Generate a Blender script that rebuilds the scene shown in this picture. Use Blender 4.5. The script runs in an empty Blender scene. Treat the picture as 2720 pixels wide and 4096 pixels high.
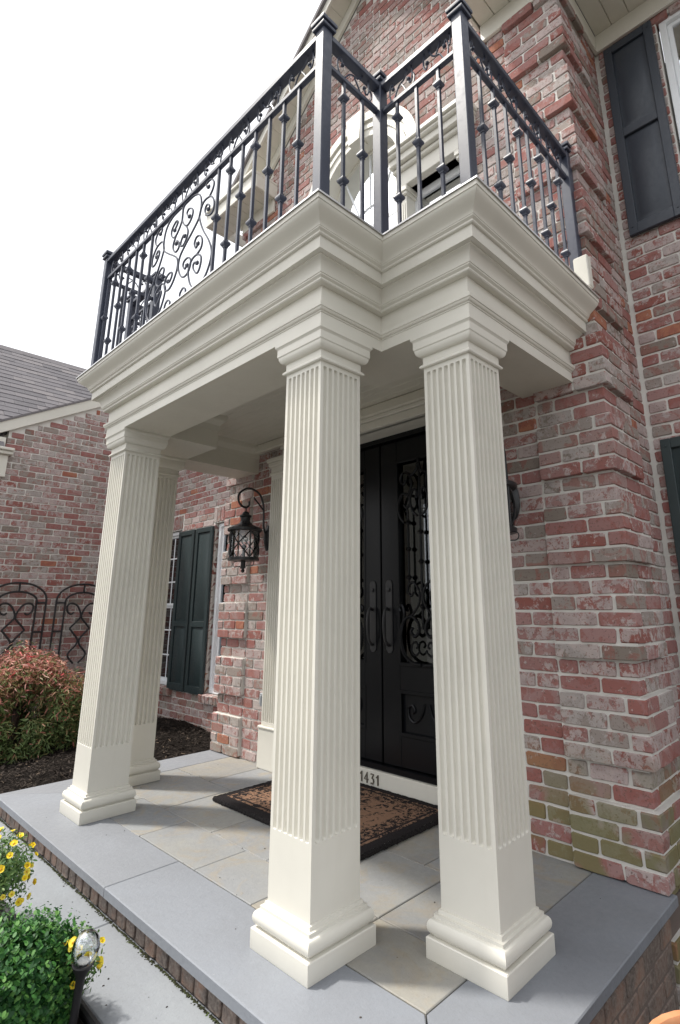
import bpy, math, random
import numpy as np
from mathutils import Matrix, Vector
random.seed(7); RNG = np.random.default_rng(7)
rad = math.radians
sc = bpy.context.scene
col = sc.collection

# ------------------------------------------------------------ camera
CAM = Vector((1.8832, -1.6391, 1.2537)); YAW, PITCH, ROLL = 0.7572, 0.2561, -0.0066
FPX, PX, PY = 2181.11, 133.27, -189.04          # focal length and principal point offset for a 2720 px wide frame
fw = Vector((-math.sin(YAW)*math.cos(PITCH), math.cos(YAW)*math.cos(PITCH), math.sin(PITCH)))
rt = Vector((math.cos(YAW), math.sin(YAW), 0)); up = rt.cross(fw)
rt2 = math.cos(ROLL)*rt + math.sin(ROLL)*up; up2 = -math.sin(ROLL)*rt + math.cos(ROLL)*up
cd = bpy.data.cameras.new('camera'); cam = bpy.data.objects.new('camera', cd); col.objects.link(cam)
m = Matrix((rt2, up2, -fw)).transposed().to_4x4(); m.translation = CAM; cam.matrix_world = m
cd.sensor_fit = 'HORIZONTAL'; cd.sensor_width = 36; cd.lens = FPX/2720*36
cd.shift_x = -PX/2720; cd.shift_y = PY/2720; cd.clip_start = 0.02; cd.clip_end = 800
sc.camera = cam

# ------------------------------------------------------------ sky, sun, exposure
SUN_AZ = (0.82, 0.572); SUN_EL = rad(60.5)       # horizontal direction in which the light travels, elevation
w = bpy.data.worlds.new('World'); sc.world = w; w.use_nodes = True
nt = w.node_tree; nt.nodes.clear()
out = nt.nodes.new('ShaderNodeOutputWorld'); bg = nt.nodes.new('ShaderNodeBackground')
sky = nt.nodes.new('ShaderNodeTexSky'); sky.sky_type = 'NISHITA'; sky.sun_disc = False
sky.sun_elevation = SUN_EL; sky.sun_rotation = math.atan2(-SUN_AZ[0], -SUN_AZ[1])
sky.dust_density = 6; sky.air_density = 1.2
# thin bright cloud over the blue
tc = nt.nodes.new('ShaderNodeTexCoord'); mp = nt.nodes.new('ShaderNodeMapping'); mp.inputs['Scale'].default_value = (1, 1, 2.2)
nz = nt.nodes.new('ShaderNodeTexNoise'); nz.inputs['Scale'].default_value = 2.3; nz.inputs['Detail'].default_value = 5
cr = nt.nodes.new('ShaderNodeMapRange'); cr.inputs['From Min'].default_value = .34; cr.inputs['From Max'].default_value = .56
cr.inputs['To Min'].default_value = .38; cr.inputs['To Max'].default_value = .55
mx = nt.nodes.new('ShaderNodeMix'); mx.data_type = 'RGBA'
mx.inputs['B'].default_value = (11.6, 11.7, 11.9, 1)
bg.inputs['Strength'].default_value = 0.10
L = nt.links.new
L(tc.outputs['Generated'], mp.inputs['Vector']); L(mp.outputs['Vector'], nz.inputs['Vector']); L(nz.outputs['Fac'], cr.inputs['Value'])
L(cr.outputs['Result'], mx.inputs['Factor']); hs = nt.nodes.new('ShaderNodeHueSaturation'); hs.inputs['Saturation'].default_value = .35; hs.inputs['Value'].default_value = 1.42
L(sky.outputs['Color'], hs.inputs['Color']); L(hs.outputs['Color'], mx.inputs['A']); L(mx.outputs['Result'], bg.inputs['Color'])
L(bg.outputs['Background'], out.inputs['Surface'])
sd = bpy.data.lights.new('sun', 'SUN'); sd.energy = 2.75; sd.angle = rad(3.5); sd.color = (1, .95, .87)
so = bpy.data.objects.new('sun', sd); col.objects.link(so)
ld = Vector((SUN_AZ[0]*math.cos(SUN_EL), SUN_AZ[1]*math.cos(SUN_EL), -math.sin(SUN_EL)))
so.rotation_euler = ld.to_track_quat('-Z', 'Y').to_euler(); so.location = (-6, -5, 12)
vs = sc.view_settings; vs.view_transform = 'Standard'; vs.look = 'None'; vs.exposure = 0.65; vs.gamma = 1
sc.render.engine = 'CYCLES'
sc.cycles.use_denoising = True; sc.cycles.denoiser = 'OPENIMAGEDENOISE'; sc.cycles.denoising_input_passes = 'RGB_ALBEDO_NORMAL'; sc.cycles.denoising_prefilter = 'ACCURATE'; sc.cycles.denoising_quality = 'HIGH'; sc.cycles.adaptive_threshold = .006; sc.cycles.max_bounces = 8; sc.cycles.sample_clamp_indirect = 4

# ------------------------------------------------------------ key measures (metres)
YW = 1.337                     # face of the entrance bay
YR = 2.035                     # face of the recessed walls
XL, XR = -2.954, 0.860         # bay corners
CX = -1.06                     # axis of the entrance
CA, CB, CC, CD = (-2.121, 0.0), (0.0, 0.0), (0.532, 0.409), (-2.63, 0.409)
CH = 0.0819                    # brick course

# ------------------------------------------------------------ helpers
W = {}
def put(o, parent=None, mat=None):
    """link o; o's own transform is its world transform"""
    col.objects.link(o); wm = mat or Matrix.Identity(4)
    if mat is not None: o.matrix_basis = mat
    W[o.name] = wm
    if parent is not None:
        o.parent = parent; o.matrix_parent_inverse = W[parent.name].inverted()
    return o
def tag(o, label=None, cat=None, group=None, kind=None):
    if label: o['label'] = label
    if cat: o['category'] = cat
    if group: o['group'] = group
    if kind: o['kind'] = kind
    return o
def empty(name, loc, label=None, cat=None, group=None):
    o = bpy.data.objects.new(name, None); o.empty_display_size = .1
    put(o, None, Matrix.Translation(loc)); return tag(o, label, cat, group)
class MB:
    def __init__(s): s.v = []; s.f = []
    def add(s, vs, fs):
        n = len(s.v); s.v += [tuple(p) for p in vs]; s.f += [tuple(i+n for i in f) for f in fs]; return s
    def box(s, x0, x1, y0, y1, z0, z1):
        return s.add([(x0,y0,z0),(x1,y0,z0),(x1,y1,z0),(x0,y1,z0),(x0,y0,z1),(x1,y0,z1),(x1,y1,z1),(x0,y1,z1)],
                     [(3,2,1,0),(4,5,6,7),(0,1,5,4),(1,2,6,5),(2,3,7,6),(3,0,4,7)])
    def bbox(s, x0, x1, y0, y1, z0, z1, b=.003):
        """box with chamfered edges"""
        xs = (x0, x1); ys = (y0, y1); zs = (z0, z1); V = []; idx = {}
        for i in (0,1):
            for j in (0,1):
                for k in (0,1):
                    sx, sy, sz = 1-2*i, 1-2*j, 1-2*k
                    for a in range(3):
                        d = [b*sx, b*sy, b*sz]; d[a] = 0
                        idx[i,j,k,a] = len(V); V.append((xs[i]+d[0], ys[j]+d[1], zs[k]+d[2]))
        F = []
        def q(*l): F.append(tuple(idx[t] for t in l))
        for i in (0,1):
            l = [(i,0,0,0),(i,1,0,0),(i,1,1,0),(i,0,1,0)]; q(*(l if i else l[::-1]))
            l = [(0,i,0,1),(0,i,1,1),(1,i,1,1),(1,i,0,1)]; q(*(l if i else l[::-1]))
            l = [(0,0,i,2),(1,0,i,2),(1,1,i,2),(0,1,i,2)]; q(*(l if i else l[::-1]))
        for i in (0,1):
            for j in (0,1):
                l = [(i,j,0,0),(i,j,1,0),(i,j,1,1),(i,j,0,1)]; q(*(l if i == j else l[::-1]))
                l = [(i,0,j,0),(i,1,j,0),(i,1,j,2),(i,0,j,2)]; q(*(l[::-1] if i == j else l))
                l = [(0,i,j,1),(1,i,j,1),(1,i,j,2),(0,i,j,2)]; q(*(l if i == j else l[::-1]))
        for i in (0,1):
            for j in (0,1):
                for k in (0,1):
                    l = [(i,j,k,0),(i,j,k,1),(i,j,k,2)]; q(*(l if (i+j+k) % 2 else l[::-1]))
        return s.add(V, F)
    def prism(s, poly, ax, a0, a1):
        """extrude polygon (2D) along axis ax from a0 to a1"""
        n = len(poly)
        def P(p, a): return {0:(a,p[0],p[1]),1:(p[0],a,p[1]),2:(p[0],p[1],a)}[ax]
        return s.add([P(p,a0) for p in poly]+[P(p,a1) for p in poly],
            [tuple(range(n))[::-1], tuple(range(n,2*n))]+[(i,(i+1)%n,n+(i+1)%n,n+i) for i in range(n)])
    def tube(s, pts, r, n=6, flat=None, taper=False):
        pts = [Vector(p) for p in pts]; N = len(pts); V = []
        nrm = None
        for i, p in enumerate(pts):
            t = (pts[min(i+1,N-1)]-pts[max(i-1,0)]); t.normalize()
            if nrm is None:
                a = Vector((0,0,1)) if abs(t.z) < .9 else Vector((0,1,0)); nrm = t.cross(a).normalized()
            else: nrm = (nrm-t*nrm.dot(t)).normalized()
            bn = t.cross(nrm)
            rr = r*(1-.75*i/(N-1)) if taper else r
            for k in range(n):
                a = 2*math.pi*(k+.5)/n
                V.append(p+nrm*math.cos(a)*rr+bn*math.sin(a)*rr)
        F = [(i*n+k, i*n+(k+1)%n, (i+1)*n+(k+1)%n, (i+1)*n+k) for i in range(N-1) for k in range(n)]
        F += [tuple(range(n))[::-1], tuple(range((N-1)*n, N*n))]
        return s.add(V, F)
    def lathe(s, prof, c=(0,0,0), n=20, rot=None):
        V = []; 
        for r, z in prof:
            for k in range(n):
                a = 2*math.pi*k/n; p = Vector((r*math.cos(a), r*math.sin(a), z))
                if rot: p = rot @ p
                V.append(p+Vector(c))
        F = [(i*n+k, i*n+(k+1)%n, (i+1)*n+(k+1)%n, (i+1)*n+k) for i in range(len(prof)-1) for k in range(n)]
        F += [tuple(range(n))[::-1], tuple(range((len(prof)-1)*n, len(prof)*n))]
        return s.add(V, F)
    def sqlathe(s, prof, cx=0, cy=0):
        """square mouldings: prof is a list of (half width, z)"""
        V = []
        for h, z in prof: V += [(cx-h,cy-h,z),(cx+h,cy-h,z),(cx+h,cy+h,z),(cx-h,cy+h,z)]
        F = [(i*4+k, i*4+(k+1)%4, (i+1)*4+(k+1)%4, (i+1)*4+k) for i in range(len(prof)-1) for k in range(4)]
        F += [(3,2,1,0), tuple(range((len(prof)-1)*4, len(prof)*4))]
        return s.add(V, F)
    def sweep(s, path, prof, closed=False):
        """sweep profile (offset to the LEFT-hand outside, z) along plan path with mitres"""
        n = len(path); V = []; m_ = len(prof)
        for i in range(n):
            p = Vector(path[i]); a = Vector(path[i-1]) if i else None; b = Vector(path[i+1]) if i < n-1 else None
            d1 = (p-a).normalized() if a is not None else (b-p).normalized()
            d2 = (b-p).normalized() if b is not None else d1
            n1 = Vector((-d1.y, d1.x)); n2 = Vector((-d2.y, d2.x))
            q = (n1+n2); q = q/(q.dot(n1)) if q.length > 1e-6 else n1
            for o, z in prof: V.append((p.x-q.x*o*-1, p.y-q.y*o*-1, z))
        F = [(i*m_+k, i*m_+(k+1), (i+1)*m_+(k+1), (i+1)*m_+k) for i in range(n-1) for k in range(m_-1)]
        return s.add(V, F)
    def mesh(s, name, mat=None, ang=35):
        me = bpy.data.meshes.new(name); me.from_pydata([tuple(p) for p in s.v], [], s.f)
        if mat: me.materials.append(mat)
        me.polygons.foreach_set('use_smooth', [True]*len(me.polygons)); me.set_sharp_from_angle(angle=rad(ang)); me.update()
        return me
    def build(s, name, mat, parent=None, world=None, ang=35):
        return put(bpy.data.objects.new(name, s.mesh(name, mat, ang)), parent, world)
def inst(name, me, parent, mat): return put(bpy.data.objects.new(name, me), parent, mat)
def project(p):
    q = Vector(p)-CAM; d = q.dot(fw)
    if d < .05: return None
    return (1360+PX+FPX*q.dot(rt2)/d, 2048+PY-FPX*q.dot(up2)/d, d)
def catmull(pts, n=6):
    pts = [Vector(p) for p in pts]; P = [2*pts[0]-pts[1]]+pts+[2*pts[-1]-pts[-2]]; r = []
    for i in range(1, len(P)-2):
        for k in range(n):
            t = k/n; a, b, c, d = P[i-1], P[i], P[i+1], P[i+2]
            r.append(.5*((2*b)+(c-a)*t+(2*a-5*b+4*c-d)*t*t+(3*b-a-3*c+d)*t**3))
    r.append(pts[-1]); return r

# ------------------------------------------------------------ materials
def mat(name, base=(.5,.5,.5), rough=.6, spec=.5, metal=0):
    mt = bpy.data.materials.new(name); mt.use_nodes = True
    b = mt.node_tree.nodes['Principled BSDF']
    b.inputs['Base Color'].default_value = (*base, 1); b.inputs['Roughness'].default_value = rough
    b.inputs['Specular IOR Level'].default_value = spec; b.inputs['Metallic'].default_value = metal
    return mt
class NT:
    def __init__(s, mt): s.t = mt.node_tree; s.b = s.t.nodes['Principled BSDF']; s.pos = None
    def n(s, typ, **kw):
        nd = s.t.nodes.new(typ)
        for k, v in kw.items():
            if k in nd.inputs: nd.inputs[k].default_value = v
            else: setattr(nd, k, v)
        return nd
    def l(s, a, b): s.t.links.new(a, b)
    def P(s):
        if s.pos is None: s.pos = s.n('ShaderNodeNewGeometry')
        return s.pos.outputs['Position']
    def noise(s, scale, detail=4, rough=.55, vec=None, dist=0):
        nd = s.n('ShaderNodeTexNoise', Scale=scale, Detail=detail, Roughness=rough, Distortion=dist); s.l(vec or s.P(), nd.inputs['Vector']); return nd.outputs['Fac']
    def ramp(s, fac, stops, interp='LINEAR'):
        r = s.n('ShaderNodeValToRGB'); r.color_ramp.interpolation = interp; e = r.color_ramp.elements
        while len(e) < len(stops): e.new(.5)
        for el, (p, c) in zip(e, stops): el.position = p; el.color = (*c, 1) if len(c) == 3 else c
        s.l(fac, r.inputs['Fac']); return r.outputs['Color']
    def mix(s, fac, a, b, blend='MIX'):
        m_ = s.n('ShaderNodeMix', data_type='RGBA', blend_type=blend)
        for v, i in ((fac, 'Factor'), (a, 'A'), (b, 'B')):
            if hasattr(v, 'is_linked'): s.l(v, m_.inputs[i])
            else: m_.inputs[i].default_value = v if i == 'Factor' else (*v, 1)
        return m_.outputs['Result']
    def mr(s, v, a, b, c=0, d=1):
        r = s.n('ShaderNodeMapRange'); s.l(v, r.inputs['Value'])
        for k, x in zip(('From Min','From Max','To Min','To Max'), (a,b,c,d)): r.inputs[k].default_value = x
        return r.outputs['Result']
    def math(s, op, a, b=None):
        r = s.n('ShaderNodeMath', operation=op)
        for v, i in ((a,0),(b,1)):
            if v is None: continue
            if hasattr(v, 'is_linked'): s.l(v, r.inputs[i])
            else: r.inputs[i].default_value = v
        return r.outputs[0]
    def rnd(s):
        """per-piece random number: object random + per-face attribute of joined pieces"""
        a = s.n('ShaderNodeAttribute'); a.attribute_name = 'rnd'; o = s.n('ShaderNodeObjectInfo')
        return s.math('FRACT', s.math('ADD', a.outputs['Fac'], o.outputs['Random']))
    def bump(s, h, strength=.3, dist=.01):
        b = s.n('ShaderNodeBump', Strength=strength, Distance=dist); s.l(h, b.inputs['Height']); s.l(b.outputs['Normal'], s.b.inputs['Normal'])
    def base(s, c): s.l(c, s.b.inputs['Base Color'])
    def rough(s, v): s.l(v, s.b.inputs['Roughness'])

def brick_material(name, dark=1.0):
    mt = mat(name, rough=.9, spec=.2); t = NT(mt); r = t.rnd()
    c = lambda *a: tuple(x*dark for x in a)
    basec = t.ramp(r, [(0, c(.315,.16,.148)),(.17, c(.35,.21,.197)),(.32, c(.27,.112,.096)),(.40, c(.295,.252,.226)),(.52, c(.335,.228,.212)),
                       (.63, c(.235,.198,.17)),(.72, c(.31,.17,.157)),(.83, c(.315,.272,.247)),(.965, c(.38,.165,.105))], 'CONSTANT')
    # broken whitewash film and darker burnt patches, different on every brick
    off = t.n('ShaderNodeVectorMath', operation='ADD'); t.l(t.P(), off.inputs[0])
    cb = t.n('ShaderNodeCombineXYZ'); t.l(t.math('MULTIPLY', r, 37.0), cb.inputs[0]); t.l(t.math('MULTIPLY', r, 91.0), cb.inputs[1]); t.l(cb.outputs[0], off.inputs[1])
    n1 = t.noise(21, 8, .72, off.outputs[0], .4); n2 = t.noise(75, 6, .7, off.outputs[0]); n3 = t.noise(9, 6, .65, off.outputs[0], .8)
    col1 = t.mix(t.mr(n3, .50, .55), basec, t.mix(.55, basec, c(.29,.10,.08)))
    thr = t.math('ADD', n1, t.math('MULTIPLY', t.math('SUBTRACT', t.math('FRACT', t.math('MULTIPLY', r, 7.31)), .5), .26))
    col2 = t.mix(t.mr(thr, .505, .555, 0, .66), col1, t.mix(t.mr(n3, .4, .6), c(.41,.37,.355), c(.56,.52,.50)))
    col3 = t.mix(t.mr(n2, .57, .63, 0, .75), col2, c(.13,.085,.07))
    # green algae low on the wall
    sp = t.n('ShaderNodeSeparateXYZ'); t.l(t.P(), sp.inputs[0])
    lo = t.mr(sp.outputs[2], .60, .20, 0, 1); al = t.math('MULTIPLY', lo, t.mr(t.math('ADD', t.noise(3.1, 3), t.math('MULTIPLY', t.math('SUBTRACT', r, .5), .25)), .44, .53, 0, .85))
    al = t.math('MULTIPLY', al, t.mr(sp.outputs[0], -2.2, .1, .15, 1))
    t.base(t.mix(al, col3, c(.19,.18,.085)))
    t.bump(t.math('ADD', t.math('MULTIPLY', n1, .6), n2), .5, .004); return mt
M = {}
M['brick'] = brick_material('whitewashed_brick', 1.0)
M['brown_brick'] = mat('brown_riser_brick', rough=.95, spec=.2); t = NT(M['brown_brick'])
n1 = t.noise(60, 6, .7); n2 = t.noise(9, 3)
t.base(t.mix(t.mr(n1, .4, .7), t.mix(t.mr(n2, .4, .6), t.ramp(t.rnd(), [(0,(.17,.125,.105)),(.4,(.24,.155,.12)),(.75,(.27,.165,.12)),(1,(.16,.13,.115))]), (.12,.10,.09)), (.27,.23,.20)))
t.bump(n1, .7, .008)
M['mortar'] = mat('pale_mortar', rough=.95, spec=.2); t = NT(M['mortar']); n1 = t.noise(140, 4); n2 = t.noise(6, 4)
t.base(t.mix(t.mr(n2, .35, .65), (.60,.58,.54), (.70,.68,.64))); t.bump(n1, .5, .004)
M['dark_mortar'] = mat('brown_mortar', (.16,.13,.115), .95, .2); t = NT(M['dark_mortar']); t.bump(t.noise(90, 4), .5, .006)
def paint(name, c, rough=.42, vary=.05, spec=.45, relief=.03):
    mt = mat(name, c, rough, spec); t = NT(mt)
    n1 = t.noise(2.2, 4, .6); n2 = t.noise(38, 4, .6)
    lo = tuple(x*(1-vary) for x in c); hi = tuple(min(1, x*(1+vary*.5)) for x in c)
    mpn = t.n('ShaderNodeMapping'); mpn.inputs['Scale'].default_value = (14, 14, 1.1); t.l(t.P(), mpn.inputs['Vector'])
    n3 = t.noise(1.0, 5, .65, mpn.outputs[0]); dirt = tuple(x*(1-vary*2.2)*q for x, q in zip(c, (1.0,.985,.95)))
    t.base(t.mix(t.mr(n3, .55, .75, 0, .22), t.mix(t.mr(n1, .35, .65), lo, hi), dirt)); t.rough(t.mr(n2, .3, .7, rough-(.08 if relief else .01), rough+(.12 if relief else .01))); 
    if relief: t.bump(n2, relief, .0015)
    return mt
M['cream'] = paint('cream_trim_paint', (.69,.67,.60), relief=0)
M['soffit'] = paint('cream_soffit_paint', (.64,.615,.535), .5)
M['white'] = paint('white_window_vinyl', (.80,.82,.84), .35)
M['iron'] = paint('hazed_wrought_iron', (.042,.050,.078), .40, .15, .5)  # black iron; base lifted to blue-grey, the veil of haze painted in
M['lamp_iron'] = paint('black_lantern_iron', (.022,.022,.024), .38, .15)
M['door'] = paint('black_iron_door_paint', (.006,.0065,.008), .26, .1, .22, 0)
M['shutter'] = paint('dark_green_shutter_paint', (.026,.040,.042), .38, .1)
M['shutter_grey'] = paint('slate_shutter_paint', (.036,.044,.058), .40, .1)
M['metal'] = mat('bright_flashing', (.72,.72,.72), .35, .5, .8)
M['bronze'] = paint('dull_bronze_numerals', (.13,.11,.085), .5, .2)
M['black_plastic'] = paint('black_plastic', (.025,.024,.026), .55, .1)
M['deck'] = paint('grey_deck_membrane', (.20,.20,.20), .8, .1); M['dark'] = mat('room_shade', (.010,.011,.012), .9, .1)  # second one: shade of unlit rooms put into a near-black colour
M['grey_metal'] = paint('grey_outlet_cover', (.33,.35,.37), .4)
M['blind'] = mat('blind_slats', (.55,.55,.55), .6)
def glass(name, refl=.10, tint=(.02,.025,.03)):
    mt = bpy.data.materials.new(name); mt.use_nodes = True; t = mt.node_tree; t.nodes.remove(t.nodes['Principled BSDF'])
    o = t.nodes['Material Output']; mxs = t.nodes.new('ShaderNodeMixShader'); g = t.nodes.new('ShaderNodeBsdfGlossy'); tr = t.nodes.new('ShaderNodeBsdfTransparent')
    tr.inputs[0].default_value = (*tint, 1); g.inputs['Roughness'].default_value = .015; g.inputs['Color'].default_value = (.93,.96,1,1)
    lw = t.nodes.new('ShaderNodeFresnel'); lw.inputs[0].default_value = 1.5; ad = t.nodes.new('ShaderNodeMath'); ad.operation = 'ADD'; ad.inputs[1].default_value = refl; ad.use_clamp = True
    t.links.new(lw.outputs[0], ad.inputs[0]); t.links.new(ad.outputs[0], mxs.inputs[0]); t.links.new(tr.outputs[0], mxs.inputs[1]); t.links.new(g.outputs[0], mxs.inputs[2]); t.links.new(mxs.outputs[0], o.inputs[0])
    return mt
M['glass'] = glass('window_glass', .10, (.75,.78,.78))
M['coated'] = glass('reflective_window_glass', .60, (.2,.22,.25)); [setattr(n_.inputs['Color'], 'default_value', (.46,.64,.88,1)) for n_ in M['coated'].node_tree.nodes if n_.bl_idname == 'ShaderNodeBsdfGlossy']
M['door_glass'] = glass('door_glass', .07, (.30,.32,.33))
M['clear'] = glass('lantern_glass', .03, (.96,.97,.96))
def stone(name, stops, streak=True, rough=.62):
    mt = mat(name, rough=rough, spec=.35); t = NT(mt); r = t.rnd()
    c0 = t.ramp(r, stops, 'LINEAR')
    off = t.n('ShaderNodeVectorMath', operation='ADD'); t.l(t.P(), off.inputs[0]); cb = t.n('ShaderNodeCombineXYZ'); t.l(t.math('MULTIPLY', r, 50.0), cb.inputs[0]); t.l(t.math('MULTIPLY', r, 23.0), cb.inputs[2]); t.l(cb.outputs[0], off.inputs[1])
    n1 = t.noise(2.4, 5, .6, off.outputs[0], .6); n2 = t.noise(30, 6, .65); n3 = t.noise(5, 5, .65, off.outputs[0], 1.5)
    c1 = t.mix(t.mr(n1, .38, .62), c0, t.mix(.5, c0, (.22,.235,.26)))
    if streak: c1 = t.mix(t.mr(n3, .50, .64, 0, .60), c1, (.31,.265,.195))
    c1 = t.mix(t.mr(n2, .35, .75, 0, .35), c1, t.mix(.5, c1, (.17,.17,.18)))
    vo = t.n('ShaderNodeTexVoronoi', Scale=7.0); t.l(t.P(), vo.inputs['Vector'])       # a few pale droppings and chips
    c1 = t.mix(t.math('MULTIPLY', t.mr(vo.outputs['Distance'], .045, .02, 0, .6), t.mr(t.noise(1.3, 2), .55, .6)), c1, (.62,.62,.62))
    n4 = t.noise(1.1, 6, .62, off.outputs[0], .5); c1 = t.mix(t.mr(n4, .42, .60, 0, .60), c1, t.mix(.55, c1, (.16,.165,.175)))
    n5 = t.noise(120, 3, .6); c1 = t.mix(t.mr(n5, .62, .72, 0, .35), c1, (.13,.13,.13))
    t.base(c1); t.rough(t.mr(n2, .3, .7, rough-.1, rough+.12)); t.bump(t.math('ADD', n2, t.math('MULTIPLY', n3, .8)), .35, .007); return mt
M['border'] = stone('bluestone_border', [(0,(.215,.234,.264)),(1,(.243,.254,.275))], False, .55)
M['flag'] = stone('flagstone', [(0,(.28,.282,.268)),(.3,(.30,.298,.275)),(.5,(.262,.274,.28)),(.75,(.315,.297,.25)),(1,(.275,.285,.292))])
M['joint'] = mat('sandy_joint', (.16,.155,.15), .95, .2)
M['walk'] = stone('walkway_stone', [(0,(.235,.255,.275)),(1,(.27,.285,.30))], False, .6)
M['shingle'] = mat('grey_asphalt_shingle', rough=.95, spec=.2); t = NT(M['shingle']); n1 = t.noise(160, 3, .7)
t.base(t.mix(t.mr(n1, .3, .75), t.ramp(t.rnd(), [(0,(.075,.074,.085)),(.5,(.125,.12,.135)),(1,(.20,.185,.19))]), (.20,.19,.195))); t.bump(n1, .5, .004)
M['mulch'] = mat('dark_mulch', rough=1, spec=.1); t = NT(M['mulch']); n1 = t.noise(45, 6, .75); n2 = t.noise(150, 3, .7)
t.base(t.mix(t.mr(n1, .4, .7), (.012,.010,.009), (.045,.036,.030))); t.bump(t.math('ADD', n1, n2), 1.0, .03)
M['chip'] = mat('mulch_chips', rough=1, spec=.1); t = NT(M['chip']); t.base(t.ramp(t.rnd(), [(0,(.012,.010,.009)),(.7,(.035,.028,.024)),(.96,(.06,.05,.042)),(1,(.20,.15,.11))]))
M['lawn'] = mat('drive_ground', rough=1, spec=.1); t = NT(M['lawn']); t.base(t.mix(t.mr(t.noise(3, 5), .3, .7), (.105,.10,.09), (.14,.135,.12)))
def leafmat(name, stops, rough=.5, trans=.25):
    mt = mat(name, rough=rough, spec=.35); t = NT(mt); c = t.ramp(t.rnd(), stops); t.base(c)
    tb = t.n('ShaderNodeBsdfTranslucent'); t.l(c, tb.inputs[0]); ms = t.n('ShaderNodeMixShader'); ms.inputs[0].default_value = trans
    o = t.t.nodes['Material Output']; t.l(t.b.outputs[0], ms.inputs[1]); t.l(tb.outputs[0], ms.inputs[2]); t.l(ms.outputs[0], o.inputs[0]); return mt
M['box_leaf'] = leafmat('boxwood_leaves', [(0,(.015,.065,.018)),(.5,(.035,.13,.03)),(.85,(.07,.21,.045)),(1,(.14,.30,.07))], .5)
M['maple_leaf'] = leafmat('laceleaf_maple_leaves', [(0,(.055,.10,.032)),(.35,(.15,.21,.07)),(.52,(.28,.23,.10)),(.66,(.52,.20,.16)),(.90,(.66,.42,.35)),(1,(.80,.09,.12))])
M['petunia_leaf'] = leafmat('trailing_flower_leaves', [(0,(.07,.15,.05)),(.7,(.13,.23,.07)),(1,(.22,.31,.11))])
M['petal'] = leafmat('yellow_petals', [(0,(.88,.60,.02)),(.5,(.92,.72,.03)),(1,(.93,.80,.12))], .5, .3)
M['throat'] = mat('orange_throat', (.62,.30,.01), .6)
M['stem'] = mat('green_stem', (.10,.15,.05), .7)
M['bark'] = mat('brown_bark', (.07,.045,.035), .9)
M['terracotta'] = mat('terracotta', rough=.8); t = NT(M['terracotta']); t.base(t.mix(t.mr(t.noise(9, 5), .35, .65), (.50,.20,.085), (.58,.29,.15)))
# coir mat with black border and printed fern pattern
def mat_material():
    mt = mat('coir_mat', rough=1, spec=.05); t = NT(mt)
    sp = t.n('ShaderNodeSeparateXYZ'); t.l(t.P(), sp.inputs[0]); X, Y = sp.outputs[0], sp.outputs[1]
    ax = t.math('ABSOLUTE', t.math('SUBTRACT', X, -1.055)); ay = t.math('ABSOLUTE', t.math('SUBTRACT', Y, 1.04))
    e = t.math('MINIMUM', t.math('SUBTRACT', .675, ax), t.math('SUBTRACT', .435, ay))       # distance to the edge
    fine = t.noise(220, 4, .7); n1 = t.noise(13, 4, .6, None, 1.8); n2 = t.noise(34, 3, .6, None, 1.2)
    tan = t.mix(t.mr(fine, .3, .7), (.27,.155,.10), (.40,.25,.17))
    swirl = t.math('MULTIPLY', t.mr(n1, .535, .56), t.mr(n2, .40, .46))
    edgeband = t.math('MULTIPLY', t.mr(e, .21, .20), t.mr(n2, .50, .53))
    black = t.math('MAXIMUM', swirl, edgeband)
    line = t.math('MULTIPLY', t.mr(e, .10, .095), t.mr(e, .078, .083)); black = t.math('MAXIMUM', black, line)
    black = t.math('MAXIMUM', black, t.mr(e, .062, .057))
    t.base(t.mix(black, tan, t.mix(t.mr(fine, .3, .7), (.018,.016,.018), (.05,.045,.045)))); t.bump(fine, 1.0, .012); return mt
M['coir'] = mat_material()
M['rubber'] = mat('black_coir_edge', rough=1, spec=.1); t = NT(M['rubber']); n1 = t.noise(120, 4, .7); t.base(t.mix(t.mr(n1, .35, .7), (.012,.011,.012), (.055,.05,.05))); t.bump(n1, 1, .012)

# ------------------------------------------------------------ pieces (bricks, shingles): the largest as objects, the rest joined
def brick_meshes():
    res = {}
    for kind, Lb in (('s', .188), ('h', .088)):
        l = []
        for k in range(6):
            rg = random.Random(kind+str(k)); H = .0682; c = .007
            o = [(-Lb/2+c,-H/2),(0,-H/2),(Lb/2-c,-H/2),(Lb/2,-H/2+c),(Lb/2,H/2-c),(Lb/2-c,H/2),(0,H/2),(-Lb/2+c,H/2),(-Lb/2,H/2-c),(-Lb/2,-H/2+c)]
            o = [(x+rg.uniform(-.0028,.0028), z+rg.uniform(-.0028,.0028)) for x, z in o]
            V = [(x, -.088, z) for x, z in o]+[(x, -.0035, z) for x, z in o]+[(x*(1-.006/Lb), rg.uniform(-.001,.001), z*(1-.006/H)) for x, z in o]
            n = 10; F = [(r*n+i, r*n+(i+1)%n, (r+1)*n+(i+1)%n, (r+1)*n+i) for r in (0,1) for i in range(n)]+[tuple(range(2*n,3*n))]
            V = np.array(V); F = [f[::-1] for f in F]; l.append((V, F))
        res[kind] = l
    return res
BM = brick_meshes(); BMESH = {}
def bmesh_of(kind, k, mt):
    key = (kind, k, mt.name)
    if key not in BMESH:
        b = MB(); b.v = [tuple(x) for x in BM[kind][k][0]]; b.f = list(BM[kind][k][1]); BMESH[key] = b.mesh('brick', mt, 20)
    return BMESH[key]
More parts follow.
